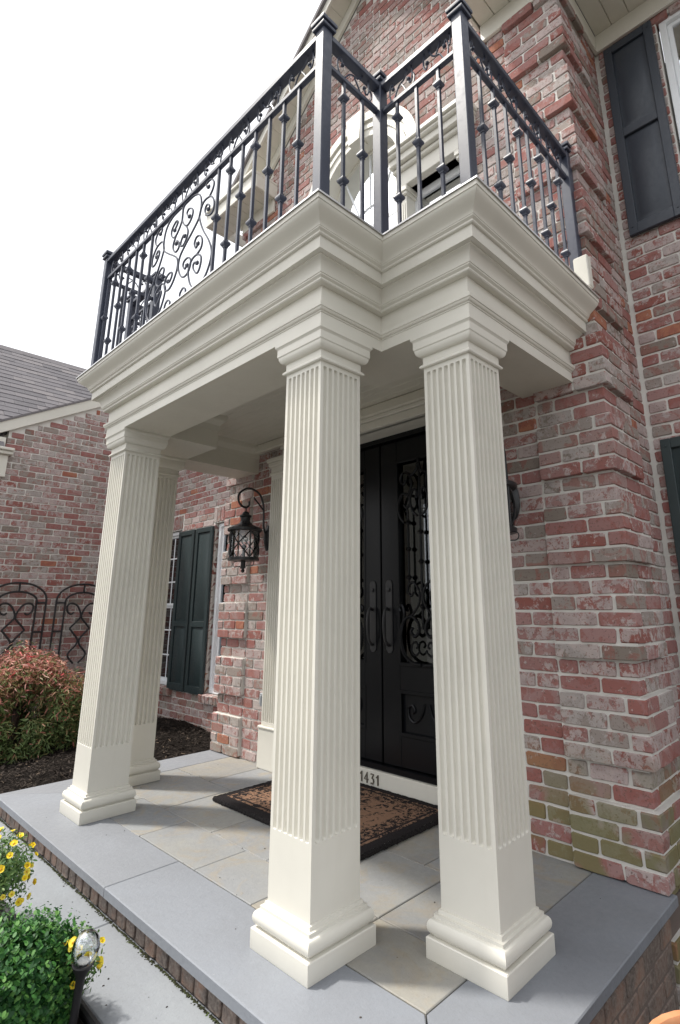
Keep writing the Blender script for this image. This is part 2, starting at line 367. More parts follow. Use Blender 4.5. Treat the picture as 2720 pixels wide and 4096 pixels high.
def place_pieces(lst, geo, mesh_of, mt, name, parent_of, stuff_parent, limit, stuff_label=None):
    """lst: (kind, variant, matrix, wallkey). The `limit` that show largest become objects"""
    sc_ = []
    for i, (kind, k, mx_, key) in enumerate(lst):
        p = project(mx_.translation); s = -1
        if p and -20 < p[0] < 2740 and -20 < p[1] < 4116:
            nrm = (mx_.to_3x3() @ Vector((0,1,0))).normalized(); vv = CAM-mx_.translation
            cs = max(.0, nrm.dot(vv.normalized())); s = cs*mx_.to_scale().x*(1 if kind == 's' else .5)/p[2]**2
            if hidden(mx_.translation): s *= .02
        sc_.append(s)
    order = sorted(range(len(lst)), key=lambda i: -sc_[i]); big = set(i for i in order[:limit] if sc_[i] > 0)
    rest = []
    for i, (kind, k, mx_, key) in enumerate(lst):
        if i in big: inst(name, mesh_of(kind, k, mt), parent_of(key), mx_)
        else: rest.append(lst[i])
    if rest:
        V = []; F = []; R = []; n = 0
        for kind, k, mx_, key in rest:
            v, f = geo[kind][k]; A = np.array(mx_); vv = v @ A[:3,:3].T + A[:3,3]
            V.append(vv); F += [tuple(i+n for i in q) for q in f]; n += len(v); R += [random.random()]*len(f)
        me = bpy.data.meshes.new(name+'_mass'); me.from_pydata(np.concatenate(V).tolist(), [], F); me.materials.append(mt)
        at = me.attributes.new('rnd', 'FLOAT', 'FACE'); at.data.foreach_set('value', R)
        me.polygons.foreach_set('use_smooth', [True]*len(me.polygons)); me.set_sharp_from_angle(angle=rad(20))
        o = put(bpy.data.objects.new(name+'_courses', me), stuff_parent); tag(o, kind='stuff')
def hidden(p):
    """rough test: is the point behind one of the near columns or the entablature?"""
    for (cx, cy) in (CB, CC, CA):
        d = p-CAM; t = ((cx-CAM.x)*d.x+(cy-CAM.y)*d.y)/(d.x*d.x+d.y*d.y)
        if 0 < t < .97:
            q = CAM+d*t
            if math.hypot(q.x-cx, q.y-cy) < .15 and 0 < q.z < 2.5: return True
    d = p-CAM
    for y0, x0, x1 in ((-.2, -2.4, .2), (.2, -2.9, .8)):
        t = (y0-CAM.y)/d.y if abs(d.y) > 1e-6 else -1
        if 0 < t < .98:
            q = CAM+d*t
            if x0 < q.x < x1 and 2.5 < q.z < 3.05: return True
    return False
def brick_wall(lst, key, org, ud, nd, u0, u1, z0, z1, holes=(), clip=None, proud=None, ends=(0,0), seed=0, rowphase=0):
    """running-bond bricks on a wall; u measured along ud from org, face at org; ends: 1 = even rows reach the corner, 2 = odd rows"""
    rg = random.Random(key+str(seed)); ud = Vector(ud); nd = Vector(nd); org = Vector(org)
    for k in range(math.floor(z0/CH+1e-4), math.ceil(z1/CH-1e-4)):
        zc = (k+.5)*CH
        if zc > z1: continue
        a, b = u0, u1
        if ends[0] and (k+ends[0]) % 2 == 0: a += .100
        if ends[1] and (k+ends[1]) % 2 == 0: b -= .100
        pe = proud(k, 0) if proud else 0
        if ends[0]: a -= pe+(.0075 if a == u0 else 0)
        if ends[1]: b += pe+(.0075 if b == u1 else 0)
        spans = [(a, b)]
        for (h0, h1, g0, g1) in holes:
            if g0 < zc < g1:
                ns = []
                for s0, s1 in spans:
                    if h1 <= s0 or h0 >= s1: ns.append((s0, s1)); continue
                    if h0 > s0: ns.append((s0, h0))
                    if h1 < s1: ns.append((h1, s1))
                spans = ns
        if clip:
            ns = []
            for s0, s1 in spans: ns += clip(k, zc, s0, s1)
            spans = ns
        ph = (0 if (k+rowphase) % 2 else .1)+rg.uniform(-.012,.012)
        if ends[0]: ph = a
        elif ends[1]: ph = b
        for s0, s1 in spans:
            x = math.floor((s0-ph)/.2+1e-6)*.2+ph; cuts = [s0]
            while x < s1-.06:
                if x > s0+.06: cuts.append(x)
                x += .2
            cuts.append(s1)
            for x0, x1 in zip(cuts, cuts[1:]):
                ln = x1-x0-.0135
                if ln < .03: continue
                kind = 's' if ln > .12 else 'h'; base = .188 if kind == 's' else .088
                off = proud(k, (x0+x1)/2) if proud else 0
                c = org+ud*((x0+x1)/2)+nd*(off+rg.uniform(-.0015,.002)); c.z = zc+rg.uniform(-.001,.001)
                tl = rg.uniform(-.006,.006); zz = Vector((0,0,1))
                mx_ = Matrix((ud*(ln/base)+zz*tl, nd, zz-ud*tl)).transposed().to_4x4(); mx_.translation = c
                lst.append((kind, rg.randrange(6), mx_, key))
def rects_minus(u0, u1, z0, z1, holes):
    us = sorted({u0, u1, *[min(max(h,u0),u1) for q in holes for h in q[:2]]}); zs = sorted({z0, z1, *[min(max(h,z0),z1) for q in holes for h in q[2:]]})
    r = []
    for a, b in zip(us, us[1:]):
        for c, d in zip(zs, zs[1:]):
            um, zm = (a+b)/2, (c+d)/2
            if not any(h[0] < um < h[1] and h[2] < zm < h[3] for h in holes): r.append((a, b, c, d))
    return r

# ============================================================ the ground
MB().add([(-400,-400,-.75),(400,-400,-.75),(400,400,-.75),(-400,400,-.75)], [(0,1,2,3)]).build('ground', M['lawn']); tag(bpy.data.objects['ground'], kind='structure')
b = MB(); nx, ny = 60, 60; V = []
for j in range(ny+1):
    for i in range(nx+1):
        x = -7.2+4.45*i/nx; y = -3.2+5.3*j/ny
        V.append((x, y, -.11+.025*math.sin(x*3.1+y*2)+random.uniform(-.012,.012)))
b.add(V, [(j*(nx+1)+i, j*(nx+1)+i+1, (j+1)*(nx+1)+i+1, (j+1)*(nx+1)+i) for j in range(ny) for i in range(nx) if not (-3.2+5.3*(j+.5)/ny < -.3 and -7.2+4.45*(i+.5)/nx > -3.05)])
bed = b.build('mulch_bed', M['mulch'], ang=180); tag(bed, kind='structure')
V = []; F = []; R = []
for i in range(16000):
    x = random.uniform(-6.2, -3.0); y = random.uniform(-.9, 2.0)
    if y < -.3 and x > -3.05: continue
    z = -.10+random.uniform(0,.018)+.025*math.sin(x*3.1+y*2); a = random.uniform(0, 6.28); l = random.uniform(.007,.024); wd = random.uniform(.002,.006)
    u = Vector((math.cos(a), math.sin(a), random.uniform(-.4,.5)))*l; v = Vector((-math.sin(a), math.cos(a), random.uniform(-.5,.5)))*wd; c = Vector((x,y,z)); n = len(V)
    V += [c-u-v, c+u-v*.6, c+u+v*.7, c-u+v]; F.append((n,n+1,n+2,n+3)); R.append(random.random())
def mass(name, V, F, R, mt, parent=None, kind='stuff'):
    me = bpy.data.meshes.new(name); me.from_pydata([tuple(p) for p in V], [], F); me.materials.append(mt)
    at = me.attributes.new('rnd', 'FLOAT', 'FACE'); at.data.foreach_set('value', R)
    o = put(bpy.data.objects.new(name, me), parent); return tag(o, kind=kind)
tag(mass('mulch_chips', V, F, R, M['chip']), 'dark shredded bark mulch covering the bed left of the porch', 'mulch')
tag(MB().add([(.86,-3.2,-.46),(4,-3.2,-.46),(4,2.2,-.46),(.86,2.2,-.46)], [(0,1,2,3)]).build('side_bed', M['mulch']), kind='structure')

# walkway one step below the porch
wk = empty('walkway', (-1,-.7,-.2)); tag(wk, kind='structure')
MB().box(-3.06,1.6,-4,-.30,-.72,-.152).build('walkway_base', M['joint'], wk)
ZW = -.127
xs = [-3.04,-2.15,-1.012,.15,1.3]
for i, (a, c) in enumerate(zip(xs, xs[1:])):
    b = MB(); b.bbox(a+.003, c-.003, -.615, -.327, -.18, ZW, .004); o = b.build('paver', M['walk'], wk)
for i, (a, c) in enumerate(zip([-1.0,-.2,.7],[-.2,.7,1.6])):
    MB().bbox(a+.004, c-.004, -4, -1.35, -.18, ZW-.002, .004).build('paver', M['walk'], wk)
MB().box(-3.05,.55,-1.3,-.66,-.20,-.128).build('planting_soil', M['mulch'], wk)
ed = MB(); ed.tube([(x, -.635+.006*math.sin(x*5), -.118) for x in np.arange(-3.04,.56,.15)], .013, 8)
ed.box(-3.04,.55,-.641,-.629,-.22,-.115)
tag(ed.build('bed_edging', M['black_plastic']), 'black plastic edging strip between the walkway and the front planting bed', 'edging')

# porch floor: bluestone border, flagstone field, brown brick riser
pf = empty('porch_floor', (-1.05,.5,-.04)); tag(pf, kind='structure')
MB().box(-2.96,.868,-.325,1.60,-.7,-.045).build('floor_base', M['dark_mortar'], pf)
FX0, FX1, FY0, FYB, FXB, FXC = -2.995, .905, -.362, .012, .537, -2.655
def slab(poly, z0=-.040, z1=0, mt=M['border'], name='border_stone', bev=.004):
    n = len(poly); c = Vector((sum(p[0] for p in poly)/n, sum(p[1] for p in poly)/n))
    ins = []
    for i, p in enumerate(poly):
        p = Vector(p); a = (Vector(poly[i-1])-p).normalized(); q = (Vector(poly[(i+1)%n])-p).normalized()
        d = a+q; s = abs(a.x*q.y-a.y*q.x); ins.append(p+d*(bev/max(s,.2)))
    b = MB(); V = [(p[0],p[1],z0) for p in poly]+[(p[0],p[1],z1-bev) for p in poly]+[(p.x,p.y,z1) for p in ins]
    F = [(r*n+i, r*n+(i+1)%n, (r+1)*n+(i+1)%n, (r+1)*n+i) for r in (0,1) for i in range(n)]+[tuple(range(2*n,3*n)), tuple(range(n))[::-1]]
    b.add(V, F); return b.build(name, mt, pf)
g = .002
slab([(FX0,FY0),(-1.066-g,FY0),(-1.066-g,FYB-g),(FXC-g,FYB-g)])
slab([(-1.066+g,FY0),(FX1-g*1.5,FY0),(FXB-g,FYB-g),(-1.066+g,FYB-g)])
slab([(FX1,FY0+g),(FX1,YW+.02),(FXB+g,YW+.02),(FXB+g,FYB+g)])
slab([(FX0,FY0+g*2),(FXC-g,FYB+g),(FXC-g,YW+.02),(FX0,YW+.02)])
rows = [(.012,.318,[-2.655,-2.16,-1.54,-.92,-.433,.047,.537]),
        (.318,.822,[-2.655,-1.858,-1.28,-.742,.047,.537]),
        (.822,1.54,[-2.655,-2.165,-1.45,-.85,-.114,.537])]
merge = {(1,6):1, (0,2):0}
for j, (y0, y1, xs) in enumerate(rows):
    for i, (a, c) in enumerate(zip(xs, xs[1:])):
        dz = random.uniform(-.0035,.0005); j1, j2, j3, j4 = [random.uniform(.0012,.0045) for _ in range(4)]
        slab([(a+j1,y0+j2),(c-j3,y0+j2+random.uniform(-.001,.001)),(c-j3+random.uniform(-.001,.001),y1-j4),(a+j1,y1-j4)], -.03, dz, M['flag'], 'flagstone', .003)
rb = []; 
x = -2.97
rg = random.Random(5)
BMESHB = {}
while x < .80:
    wd = rg.uniform(.088,.10)
    mx_ = Matrix.Diagonal((wd/.100,1,1.16)).to_4x4(); mx_ = Matrix.Rotation(math.pi, 4, 'Z') @ mx_; mx_.translation = (x+wd/2, -.337+rg.uniform(-.004,.003), -.083+rg.uniform(-.002,.002))
    inst('riser_brick', bmesh_of('h', rg.randrange(6), M['brown_brick']), pf, mx_); x += wd+.006
sb = []
brick_wall(sb, 'porch_side', (.872,-.32,0), (0,1,0), (1,0,0), 0, 1.65, -.53, -.045, seed=3)
for kind, k, mx_, key in sb: inst('side_brick', bmesh_of(kind, k, M['brown_brick']), pf, mx_)

# dirt and moss along the foot of the riser, crumbs on the stones
M['moss'] = mat('dark_moss', rough=1, spec=.1); t = NT(M['moss']); t.base(t.ramp(t.rnd(), [(0,(.02,.02,.015)),(.6,(.04,.042,.025)),(.9,(.05,.055,.028)),(1,(.09,.12,.04))]))
rg = random.Random(31); V = []; F = []; R = []
def lump(c, r, q):
    n = len(V); c = Vector(c); p = [Vector((rg.uniform(.6,1.2)*math.cos(a), rg.uniform(.6,1.2)*math.sin(a), 0))*r for a in (0,1.26,2.51,3.77,5.03)]
    V.extend([c+x for x in p]+[c+Vector((rg.uniform(-.2,.2)*r, rg.uniform(-.2,.2)*r, r*rg.uniform(.4,.9)))]); F.extend([(n+i, n+(i+1)%5, n+5) for i in range(5)]); R.extend([q]*5)
for i in range(2600):
    x = rg.uniform(-2.95,.85); d = abs(rg.gauss(0,.004))*(1+.8*math.sin(x*7)**2); lump((x, -.338-d, ZW+.0005), rg.uniform(.002,.006), rg.random()*(.7 if math.sin(x*5+1) < .6 else 1))
tag(mass('moss', V, F, R, M['moss']), 'dark moss and dirt along the foot of the brick riser', 'moss')
V = []; F = []; R = []
for i in range(90):
    if i < 45: lump((rg.uniform(-2.6,.8), rg.uniform(-.3,1.2), .0008), rg.uniform(.002,.005), rg.random())
    else: lump((rg.uniform(-2.6,.6), rg.uniform(-.6,-.36), ZW+.0008), rg.uniform(.002,.006), rg.random())
tag(mass('leaf_crumbs', V, F, R, M['chip']), 'scattered leaf crumbs on the porch stones and walkway', 'debris')

# ============================================================ the house
house = empty('brick_house', (CX, YW, -.5), 'whitewashed red brick house with projecting gabled entrance bay behind the columned portico', 'house')
BR = []
ARCZ = 4.95; APEX = 7.27; RS = .86
DOOR = (CX-.90, CX+.90, -.1, 2.62); PW = (CX-.50, CX+.50, 3.05, 5.45); SWL = (CX-1.16, CX-.52, 3.05, 4.62); SWR = (CX+.52, CX+1.16, 3.05, 4.62)
bayholes = [DOOR, PW, SWL, SWR]
def bayclip(k, zc, s0, s1):
    zt = zc+CH/2; lim = (APEX-zt)/RS
    if zt > 5.55:
        s0, s1 = max(s0, CX-lim), min(s1, CX+lim)
        if s1-s0 < .05: return []
    sp = [(s0, s1)]
    def cut(h0, h1):
        nonlocal sp; ns = []
        for a, b in sp:
            if h1 <= a or h0 >= b: ns.append((a,b)); continue
            if h0 > a: ns.append((a,h0))
            if h1 < b: ns.append((h1,b))
        sp = ns
    if 3.0 < zc < ARCZ-.04: cut(CX-1.16, CX+1.16)
    dz = zc-ARCZ
    if 0 <= dz+.04 and dz < .70: r = math.sqrt(max(0, .69**2-max(dz,0)**2)); cut(CX-r, CX+r)
    return sp
QW = .415; PR = .030
prd = lambda k, u: PR if (k % 6) < 4 else 0.0
brick_wall(BR, 'bay_wall', (0,YW,0), (1,0,0), (0,-1,0), XL+QW, XR-QW, 0, 7.2, [DOOR], bayclip, None)
brick_wall(BR, 'bay_wall', (0,YW,0), (1,0,0), (0,-1,0), XL, XL+QW, -.5, 5.5, [], None, prd, (1,0), 1)
brick_wall(BR, 'bay_wall', (0,YW,0), (1,0,0), (0,-1,0), XR-QW, XR, -.5, 5.5, [], None, prd, (0,1), 2)
# returns of the bay
brick_wall(BR, 'bay_return', (XR,YW,0), (0,1,0), (1,0,0), 0, QW, -.5, 5.5, [], None, prd, (2,0), 3)
brick_wall(BR, 'bay_return', (XR,YW,0), (0,1,0), (1,0,0), QW, YR-YW, -.5, 5.5, [], None, None, (0,0), 4)
brick_wall(BR, 'far_bay_return', (XL,YW,0), (0,1,0), (-1,0,0), 0, QW, -.13, 5.5, [], None, prd, (2,0), 5)
brick_wall(BR, 'far_bay_return', (XL,YW,0), (0,1,0), (-1,0,0), QW, YR-YW, -.13, 5.5, [], None, None, (0,0), 6)
# recessed walls: right (two storeys), left link (one storey)
W1 = (1.30, 2.30, .28, 2.31); W2 = (1.30, 2.30, 3.76, 5.44); W3 = (-4.40, -3.45, .27, 2.32); W4 = (-6.20, -5.27, .27, 2.32)
brick_wall(BR, 'side_wall', (0,YR,0), (1,0,0), (0,-1,0), XR+.02, 3.4, -.5, 5.5, [W1, W2], None, None, (0,0), 7, 1)
def headclip(k, zc, s0, s1):
    if 2.32 < zc < 2.54:
        sp = [(s0,s1)]
        for h0, h1 in ((-4.44,-3.41),(-6.24,-5.23)):
            ns = []
            for a, b in sp:
                if h1 <= a or h0 >= b: ns.append((a,b)); continue
                if h0 > a: ns.append((a,h0))
                if h1 < b: ns.append((h1,b))
            sp = ns
        return sp
    return [(s0,s1)]
brick_wall(BR, 'link_wall', (0,YR,0), (1,0,0), (0,-1,0), -6.24, XL-.02, -.13, 3.5, [W3, W4], headclip, None, (0,0), 8)
for (h0, h1) in ((-4.44,-3.41),(-6.24,-5.23)):                       # soldier courses over the windows
    x = h0+.04
    while x < h1-.03:
        mx_ = Matrix(((0,0,-1,x),(-0.0,-1,0,YR),(-1.0,0,0,2.425),(0,0,0,1))).to_4x4()
        mx_ = Matrix.Translation((x, YR-.002, 2.425)) @ Matrix.Rotation(math.pi, 4, 'Z') @ Matrix.Rotation(math.pi/2, 4, 'Y')
        BR.append(('s', random.randrange(6), mx_, 'link_wall')); x += .082
    x = h0
    while x < h1:                                                     # rowlock sills
        mx_ = Matrix.Translation((x+.04, YR-.055, .222)) @ Matrix.Rotation(rad(8), 4, 'X') @ Matrix.Rotation(math.pi, 4, 'Z') @ Matrix.Rotation(math.pi/2, 4, 'Y')
        BR.append(('h', random.randrange(6), mx_, 'link_wall')); x += .082
    for zz in np.arange(.31, 2.30, CH):                               # brick jambs of the openings
        for xx, s in ((h0+.04, 1),(h1-.04, -1)):
            mx_ = Matrix.Translation((xx, YR+.046, zz)) @ (Matrix.Rotation(math.pi/2*-s, 4, 'Z'))
            BR.append(('h', random.randrange(6), mx_, 'link_wall'))
TH = .11
parts = {}
def wallpart(name, boxes, extra=None):
    b = MB()
    for q in boxes: b.box(*q)
    if extra: extra(b)
    parts[name] = b.build(name, M['mortar'], house)
MR = .0075   # mortar lies back from the brick faces
def bay_extra(b):
    zt = 5.55; h = (APEX-zt)/RS
    hole_top = 5.45
    b.prism([(CX-h,zt),(CX+h,zt),(CX,APEX)], 1, YW+MR, YW+.12)
    for s0, s1 in ((XL, XL+QW), (XR-QW, XR)):
        for k in range(-6, 68, 6):
            z0, z1 = max(k*CH, -.5), (k+4)*CH
            if z1 > 5.5: break
            e0, e1 = (s0-PR+MR, s1-.004) if s0 < -2 else (s0+.004, s1+PR-MR)
            b.box(e0, e1, YW-PR+MR, YW+MR-.0002, z0+.013, z1-.004)
            if s0 < -2: b.box(s0-PR+MR, s0+MR-.0003, YW+MR, YW+QW-.004, z0+.013, z1-.004)
            else: b.box(s1-MR+.0003, s1+PR-MR, YW+MR, YW+QW-.004, z0+.013, z1-.004)
wallpart('bay_wall', [(a, c, YW+MR, YW+TH, z0, z1) for a, c, z0, z1 in rects_minus(XL+MR, XR-MR, -.6, 5.55, bayholes)], bay_extra)
wallpart('bay_return', [(XR-TH, XR-MR-.0005, YW+TH+.001, YR+.05, -.6, 5.55)]); wallpart('far_bay_return', [(XL+MR+.0005, XL+TH, YW+TH+.001, YR+.05, -.6, 5.55)])
wallpart('side_wall', [(a, c, YR+MR, YR+TH, z0, z1) for a, c, z0, z1 in rects_minus(XR-.02, 3.5, -.6, 5.55, [W1, W2])])
wallpart('link_wall', [(a, c, YR+MR, YR+TH, z0, z1) for a, c, z0, z1 in rects_minus(-6.3, XL+.02, -.6, 3.55, [W3, W4])])
place_pieces(BR, BM, bmesh_of, M['brick'], 'brick', lambda k: parts[k], house, 300)

# near-black sheets behind the openings; the rooms' shade is in their colour
MB().box(CX-1.3, CX+1.3, 1.75, 1.76, -.1, 5.7).build('room_shade_sheet', M['dark'], house)
MB().box(-6.24, -3.1, 2.6, 2.61, -.1, 3.0).build('room_shade_sheet', M['dark'], house)
MB().box(1.0, 3.4, 2.6, 2.61, -.1, 5.6).build('room_shade_sheet', M['dark'], house)

# --- windows
def window(x0, x1, z0, z1, y, cols, rws, blinds, mid=True, mt=M['glass'], head=False):
    o = MB()
    fwid = .045
    for q in ((x0,x1,y-.03,y+.05,z1-fwid,z1),(x0,x1,y-.03,y+.05,z0,z0+fwid),(x0,x0+fwid,y-.0295,y+.0495,z0+.001,z1-.001),(x1-fwid,x1,y-.0295,y+.0495,z0+.001,z1-.001)): o.bbox(*q, .004)
    w_ = o.build('window', M['white'], house)
    zm = (z0+z1)/2
    sash = [(z0+fwid, zm, y+.02), (zm, z1-fwid, y)] if mid else [(z0+fwid, z1-fwid, y)]
    for a, c, yy in sash:
        s = MB(); r = .032
        s.bbox(x0+fwid, x1-fwid, yy, yy+.03, a, a+r, .003); s.bbox(x0+fwid, x1-fwid, yy, yy+.03, c-r, c, .003)
        s.bbox(x0+fwid, x0+fwid+r, yy+.0005, yy+.0295, a+.001, c-.001, .003); s.bbox(x1-fwid-r, x1-fwid, yy+.0005, yy+.0295, a+.001, c-.001, .003)
        s.build('sash', M['white'], w_)
        MB().box(x0+fwid+.01, x1-fwid-.01, yy+.014, yy+.018, a+.01, c-.01).build('pane', mt, w_)
        for i in range(1, cols): xx = x0+(x1-x0)*i/cols; MB().box(xx-.009, xx+.009, yy+.009, yy+.0135, a+r, c-r).build('muntin', M['white'], w_)
        for j in range(1, rws): zz = a+(c-a)*j/rws; MB().box(x0+fwid+r, x1-fwid-r, yy+.0085, yy+.0132, zz-.009, zz+.009).build('muntin', M['white'], w_)
    if blinds:
        me = MB().add([(-.5,-.018,-.012),(.5,-.018,-.012),(.5,.018,.012),(-.5,.018,.012),(-.5,-.018,-.010),(.5,-.018,-.010),(.5,.018,.014),(-.5,.018,.014)], [(3,2,1,0),(4,5,6,7),(0,1,5,4),(1,2,6,5),(2,3,7,6),(3,0,4,7)]).mesh('blind_slat', M['blind'])
        zz = z0+.06
        while zz < z1-.06:
            inst('blind_slat', me, w_, Matrix.Translation(((x0+x1)/2, y+.10, zz)) @ Matrix.Diagonal((x1-x0-.12,1,1)).to_4x4()); zz += .05
    return w_
window(-4.365, -3.485, .28, 2.31, 2.105, 3, 3, True)
window(-6.165, -5.305, .28, 2.31, 2.105, 3, 3, True)
window(1.315, 2.28, 3.78, 5.43, 2.09, 3, 2, False, True, M['coated'])
window(1.315, 2.28, .30, 2.30, 2.09, 3, 3, False, True, M['coated'])
for z0, z1 in ((3.72,3.78),(.22,.28)):
    MB().bbox(1.27, 2.33, YR-.05, 2.10, z0, z1, .006).build('sill', M['cream'], house)

# --- shutters
def shutter(x0, z0, wd, ht, y, mt, split=.40):
    o = MB(); st = .058; zs = z0+ht*split
    o.bbox(x0, x0+st, y-.034, y, z0, z0+ht, .004); o.bbox(x0+wd-st, x0+wd, y-.034, y, z0, z0+ht, .004)
    for a, c in ((z0, z0+.085), (zs-.035, zs+.035), (z0+ht-.065, z0+ht)): o.bbox(x0+st-.002, x0+wd-st+.002, y-.0335, y-.001, a+.0005, c-.0005, .004)
    s = o.build('shutter', mt, house)
    for a, c in ((z0+.085, zs-.035), (zs+.035, z0+ht-.065)):
        p = MB(); e = .038
        x_0, x_1 = x0+st-.001, x0+wd-st+.001
        V = []; 
        for d, yy in ((0, y-.010), (.006, y-.010), (e, y-.028)): V += [(x_0+d,yy,a+d),(x_1-d,yy,a+d),(x_1-d,yy,c-d),(x_0+d,yy,c-d)]
        p.add(V, [(0,1,5,4),(1,2,6,5),(2,3,7,6),(3,0,4,7),(4,5,9,8),(5,6,10,9),(6,7,11,10),(7,4,8,11),(8,9,10,11)]); p.build('raised_panel', mt, s)
    for zz in (z0+.06, z0+ht-.05):
        for xx in (x0+.028, x0+wd-.028): MB().lathe([(.0075,0),(.006,.004)], (xx, y-.034, zz), 8, Matrix.Rotation(math.pi/2, 3, 'X')).build('screw', mt, s)
shutter(-4.795, .255, .415, 2.025, YR-.012, M['shutter']); shutter(-5.255, .255, .415, 2.025, YR-.012, M['shutter'])
shutter(.935, 3.755, .345, 1.67, YR-.012, M['shutter_grey'], .51); shutter(.935, .255, .345, 2.01, YR-.012, M['shutter'], .40)

# --- entrance door: double iron doors in a recess, white step board under them
YD = 1.56
jb = MB()
for s in (-1, 1):
    a, c = sorted((CX+s*.90, CX+s*.83)); jb.box(a, c, YW-.004, 1.66, 0, 2.62)
jb.box(CX-.83, CX+.83, YW-.003, 1.66, 2.60, 2.66)
jamb = jb.build('door_surround', M['cream'], house)
h = MB(); h.bbox(CX-.98, CX+.98, YW-.045, YW+.02, 2.60, 2.665, .004); h.bbox(CX-1.0, CX+1.0, YW-.06, YW+.02, 2.667, 2.70, .006); h.build('door_head', M['cream'], jamb)
st = MB().bbox(CX-.83, CX+.83, 1.492, 1.66, 0, .128, .003).build('door_step_board', M['cream'], house)
def numeral(ch, x, z0, h):
    S = {'1': [[(0,.72),(.35,1),(.35,0)]], '4': [[(.62,0),(.62,1),(0,.32),(.9,.32)]], '3': [[(.05,.95),(.7,.95),(.3,.56),(.62,.5),(.72,.28),(.5,.03),(.05,.06)]]}[ch]
    b = MB()
    for pl in S: b.tube([(x+p[0]*h*.62, 1.487, z0+p[1]*h) for p in pl], .0058, 6)
    b.build('numeral', M['bronze'], st)
for ch, x in (('1',-1.222),('4',-1.180),('3',-1.118),('1',-1.062)): numeral(ch, x, .040, .066)
dr = MB().box(CX-.83, CX+.83, 1.515, 1.64, .13, .165); dr.box(CX-.83, CX-.79, 1.52, 1.64, .165, 2.60); dr.box(CX+.79, CX+.83, 1.52, 1.64, .165, 2.60); dr.box(CX-.79, CX+.79, 1.521, 1.64, 2.56, 2.60)
door = dr.build('door', M['door'], house)
def scroll(pts, r=.009, y=1.553, n=5): return [(p[0], y, p[1]) for p in catmull([(a, b_, 0) for a, b_ in pts], n)]
def spiral(c, r0, r1, a0, turns, n=18):
    return [(c[0]+(r0+(r1-r0)*i/n)*math.cos(a0+turns*2*math.pi*i/n), c[1]+(r0+(r1-r0)*i/n)*math.sin(a0+turns*2*math.pi*i/n)) for i in range(n+1)]
for s in (-1, 1):
    x_in, x_out = CX+s*.008, CX+s*.788; g_in, g_out = CX+s*.178, CX+s*.635
    lf = MB()
    def rx(a, c, *q): a, c = sorted((a, c)); lf.bbox(a, c, *q, .004)
    rx(x_in, g_in, 1.555, 1.605, .17, 2.555); rx(g_out, x_out, 1.555, 1.605, .17, 2.555)
    rx(g_in, g_out, 1.556, 1.604, 2.385, 2.554); rx(g_in, g_out, 1.556, 1.604, .674, .846); rx(g_in, g_out, 1.556, 1.604, .171, .376)
    a, c = sorted((g_in, g_out)); lf.box(a, c, 1.575, 1.60, .376, .674)
    leaf = lf.build('door_leaf', M['door'], door)
    fr = MB()                                                          # mouldings round panel and glass
    for z0, z1 in ((.376,.674),(.846,2.385)):
        for q in ((a, c, z0, z0+.016),(a, c, z1-.016, z1)): fr.bbox(q[0]-.012, q[1]+.012, 1.548, 1.56, q[2]-.006, q[3]+.006, .004)
        for q in (a, c): fr.bbox(q-.011, q+.011, 1.5485, 1.5595, z0, z1, .004)
    fr.build('moulding', M['door'], door)
    MB().box(a, c, 1.588, 1.594, .846, 2.385).build('door_pane', M['door_glass'], door)
    mid = (a+c)/2; hw = (c-a)/2
    for q in (-1, 1):                                                   # wrought scrolls, mirrored in each leaf
        X = lambda u: mid+q*u
        T = [([ (X(.0+.02),.86),(X(.10),.87),(X(.18),.93),(X(.205),1.03),(X(.19),1.13),(X(.12),1.19),(X(.05),1.16),(X(.03),1.09),(X(.07),1.05),(X(.105),1.08),(X(.09),1.11)], .013),
             ([ (X(.205),1.06),(X(.17),1.20),(X(.19),1.27),(X(.215),1.25),(X(.205),1.225)], .011),
             ([ (X(.10),1.19),(X(.03),1.27),(X(.02),1.36),(X(.07),1.43),(X(.12),1.41),(X(.125),1.36),(X(.095),1.335),(X(.075),1.36)], .010),
             ([ (X(.03),.95),(X(.07),.92),(X(.105),.95),(X(.095),1.0),(X(.06),1.01),(X(.045),.985),(X(.06),.97)], .008),
             ([ (X(.15),1.88),(X(.19),1.93),(X(.21),2.02),(X(.17),2.10),(X(.11),2.09),(X(.09),2.03),(X(.12),1.99),(X(.15),2.02)], .011),
             ([ (X(.02),1.92),(X(.07),1.97),(X(.085),2.06),(X(.05),2.13),(X(.02),2.10),(X(.035),2.06)], .010),
             ([ (X(.10),2.09),(X(.07),2.18),(X(.10),2.26),(X(.16),2.27),(X(.18),2.22),(X(.15),2.18),(X(.125),2.21)], .011),
             ([ (X(.0),2.37),(X(.02),2.28),(X(.08),2.24)], .010),
             ([ (X(.02),.60),(X(.05),.52),(X(.11),.47),(X(.16),.50),(X(.165),.56),(X(.13),.58),(X(.11),.55),(X(.125),.53)], .009)]
        for pts, r in T: MB().tube(scroll(pts, y=1.545 if pts[0][1] > .7 else 1.570), r, 6).build('iron_scroll', M['door'], door)
    for u in (-.12, 0, .12):
        z0, z1 = (1.40, 1.98) if u else (1.10, 2.30)
        bar = MB().tube([(mid+u,1.553,z0),(mid+u,1.553,z1)], .009, 8).build('iron_bar', M['door'], door)
        for zz in ((1.47,1.68,1.88) if u else (1.26,1.58,1.80)): MB().lathe([(.009,-.018),(.019,-.008),(.022,0),(.019,.008),(.009,.018)], (mid+u,1.553,zz), 10).build('collar', M['door'], door)
    hx = CX+s*.085                                                       # pull handle on its long plate
    pl = MB(); pl.prism([(hx-.032, .95),(hx-.012,.925),(hx+.012,.925),(hx+.032,.95),(hx+.032,1.43),(hx+.016,1.455),(hx-.016,1.455),(hx-.032,1.43)][::-1], 1, 1.547, 1.5555); hp = pl.build('handle_plate', M['lamp_iron'], door)
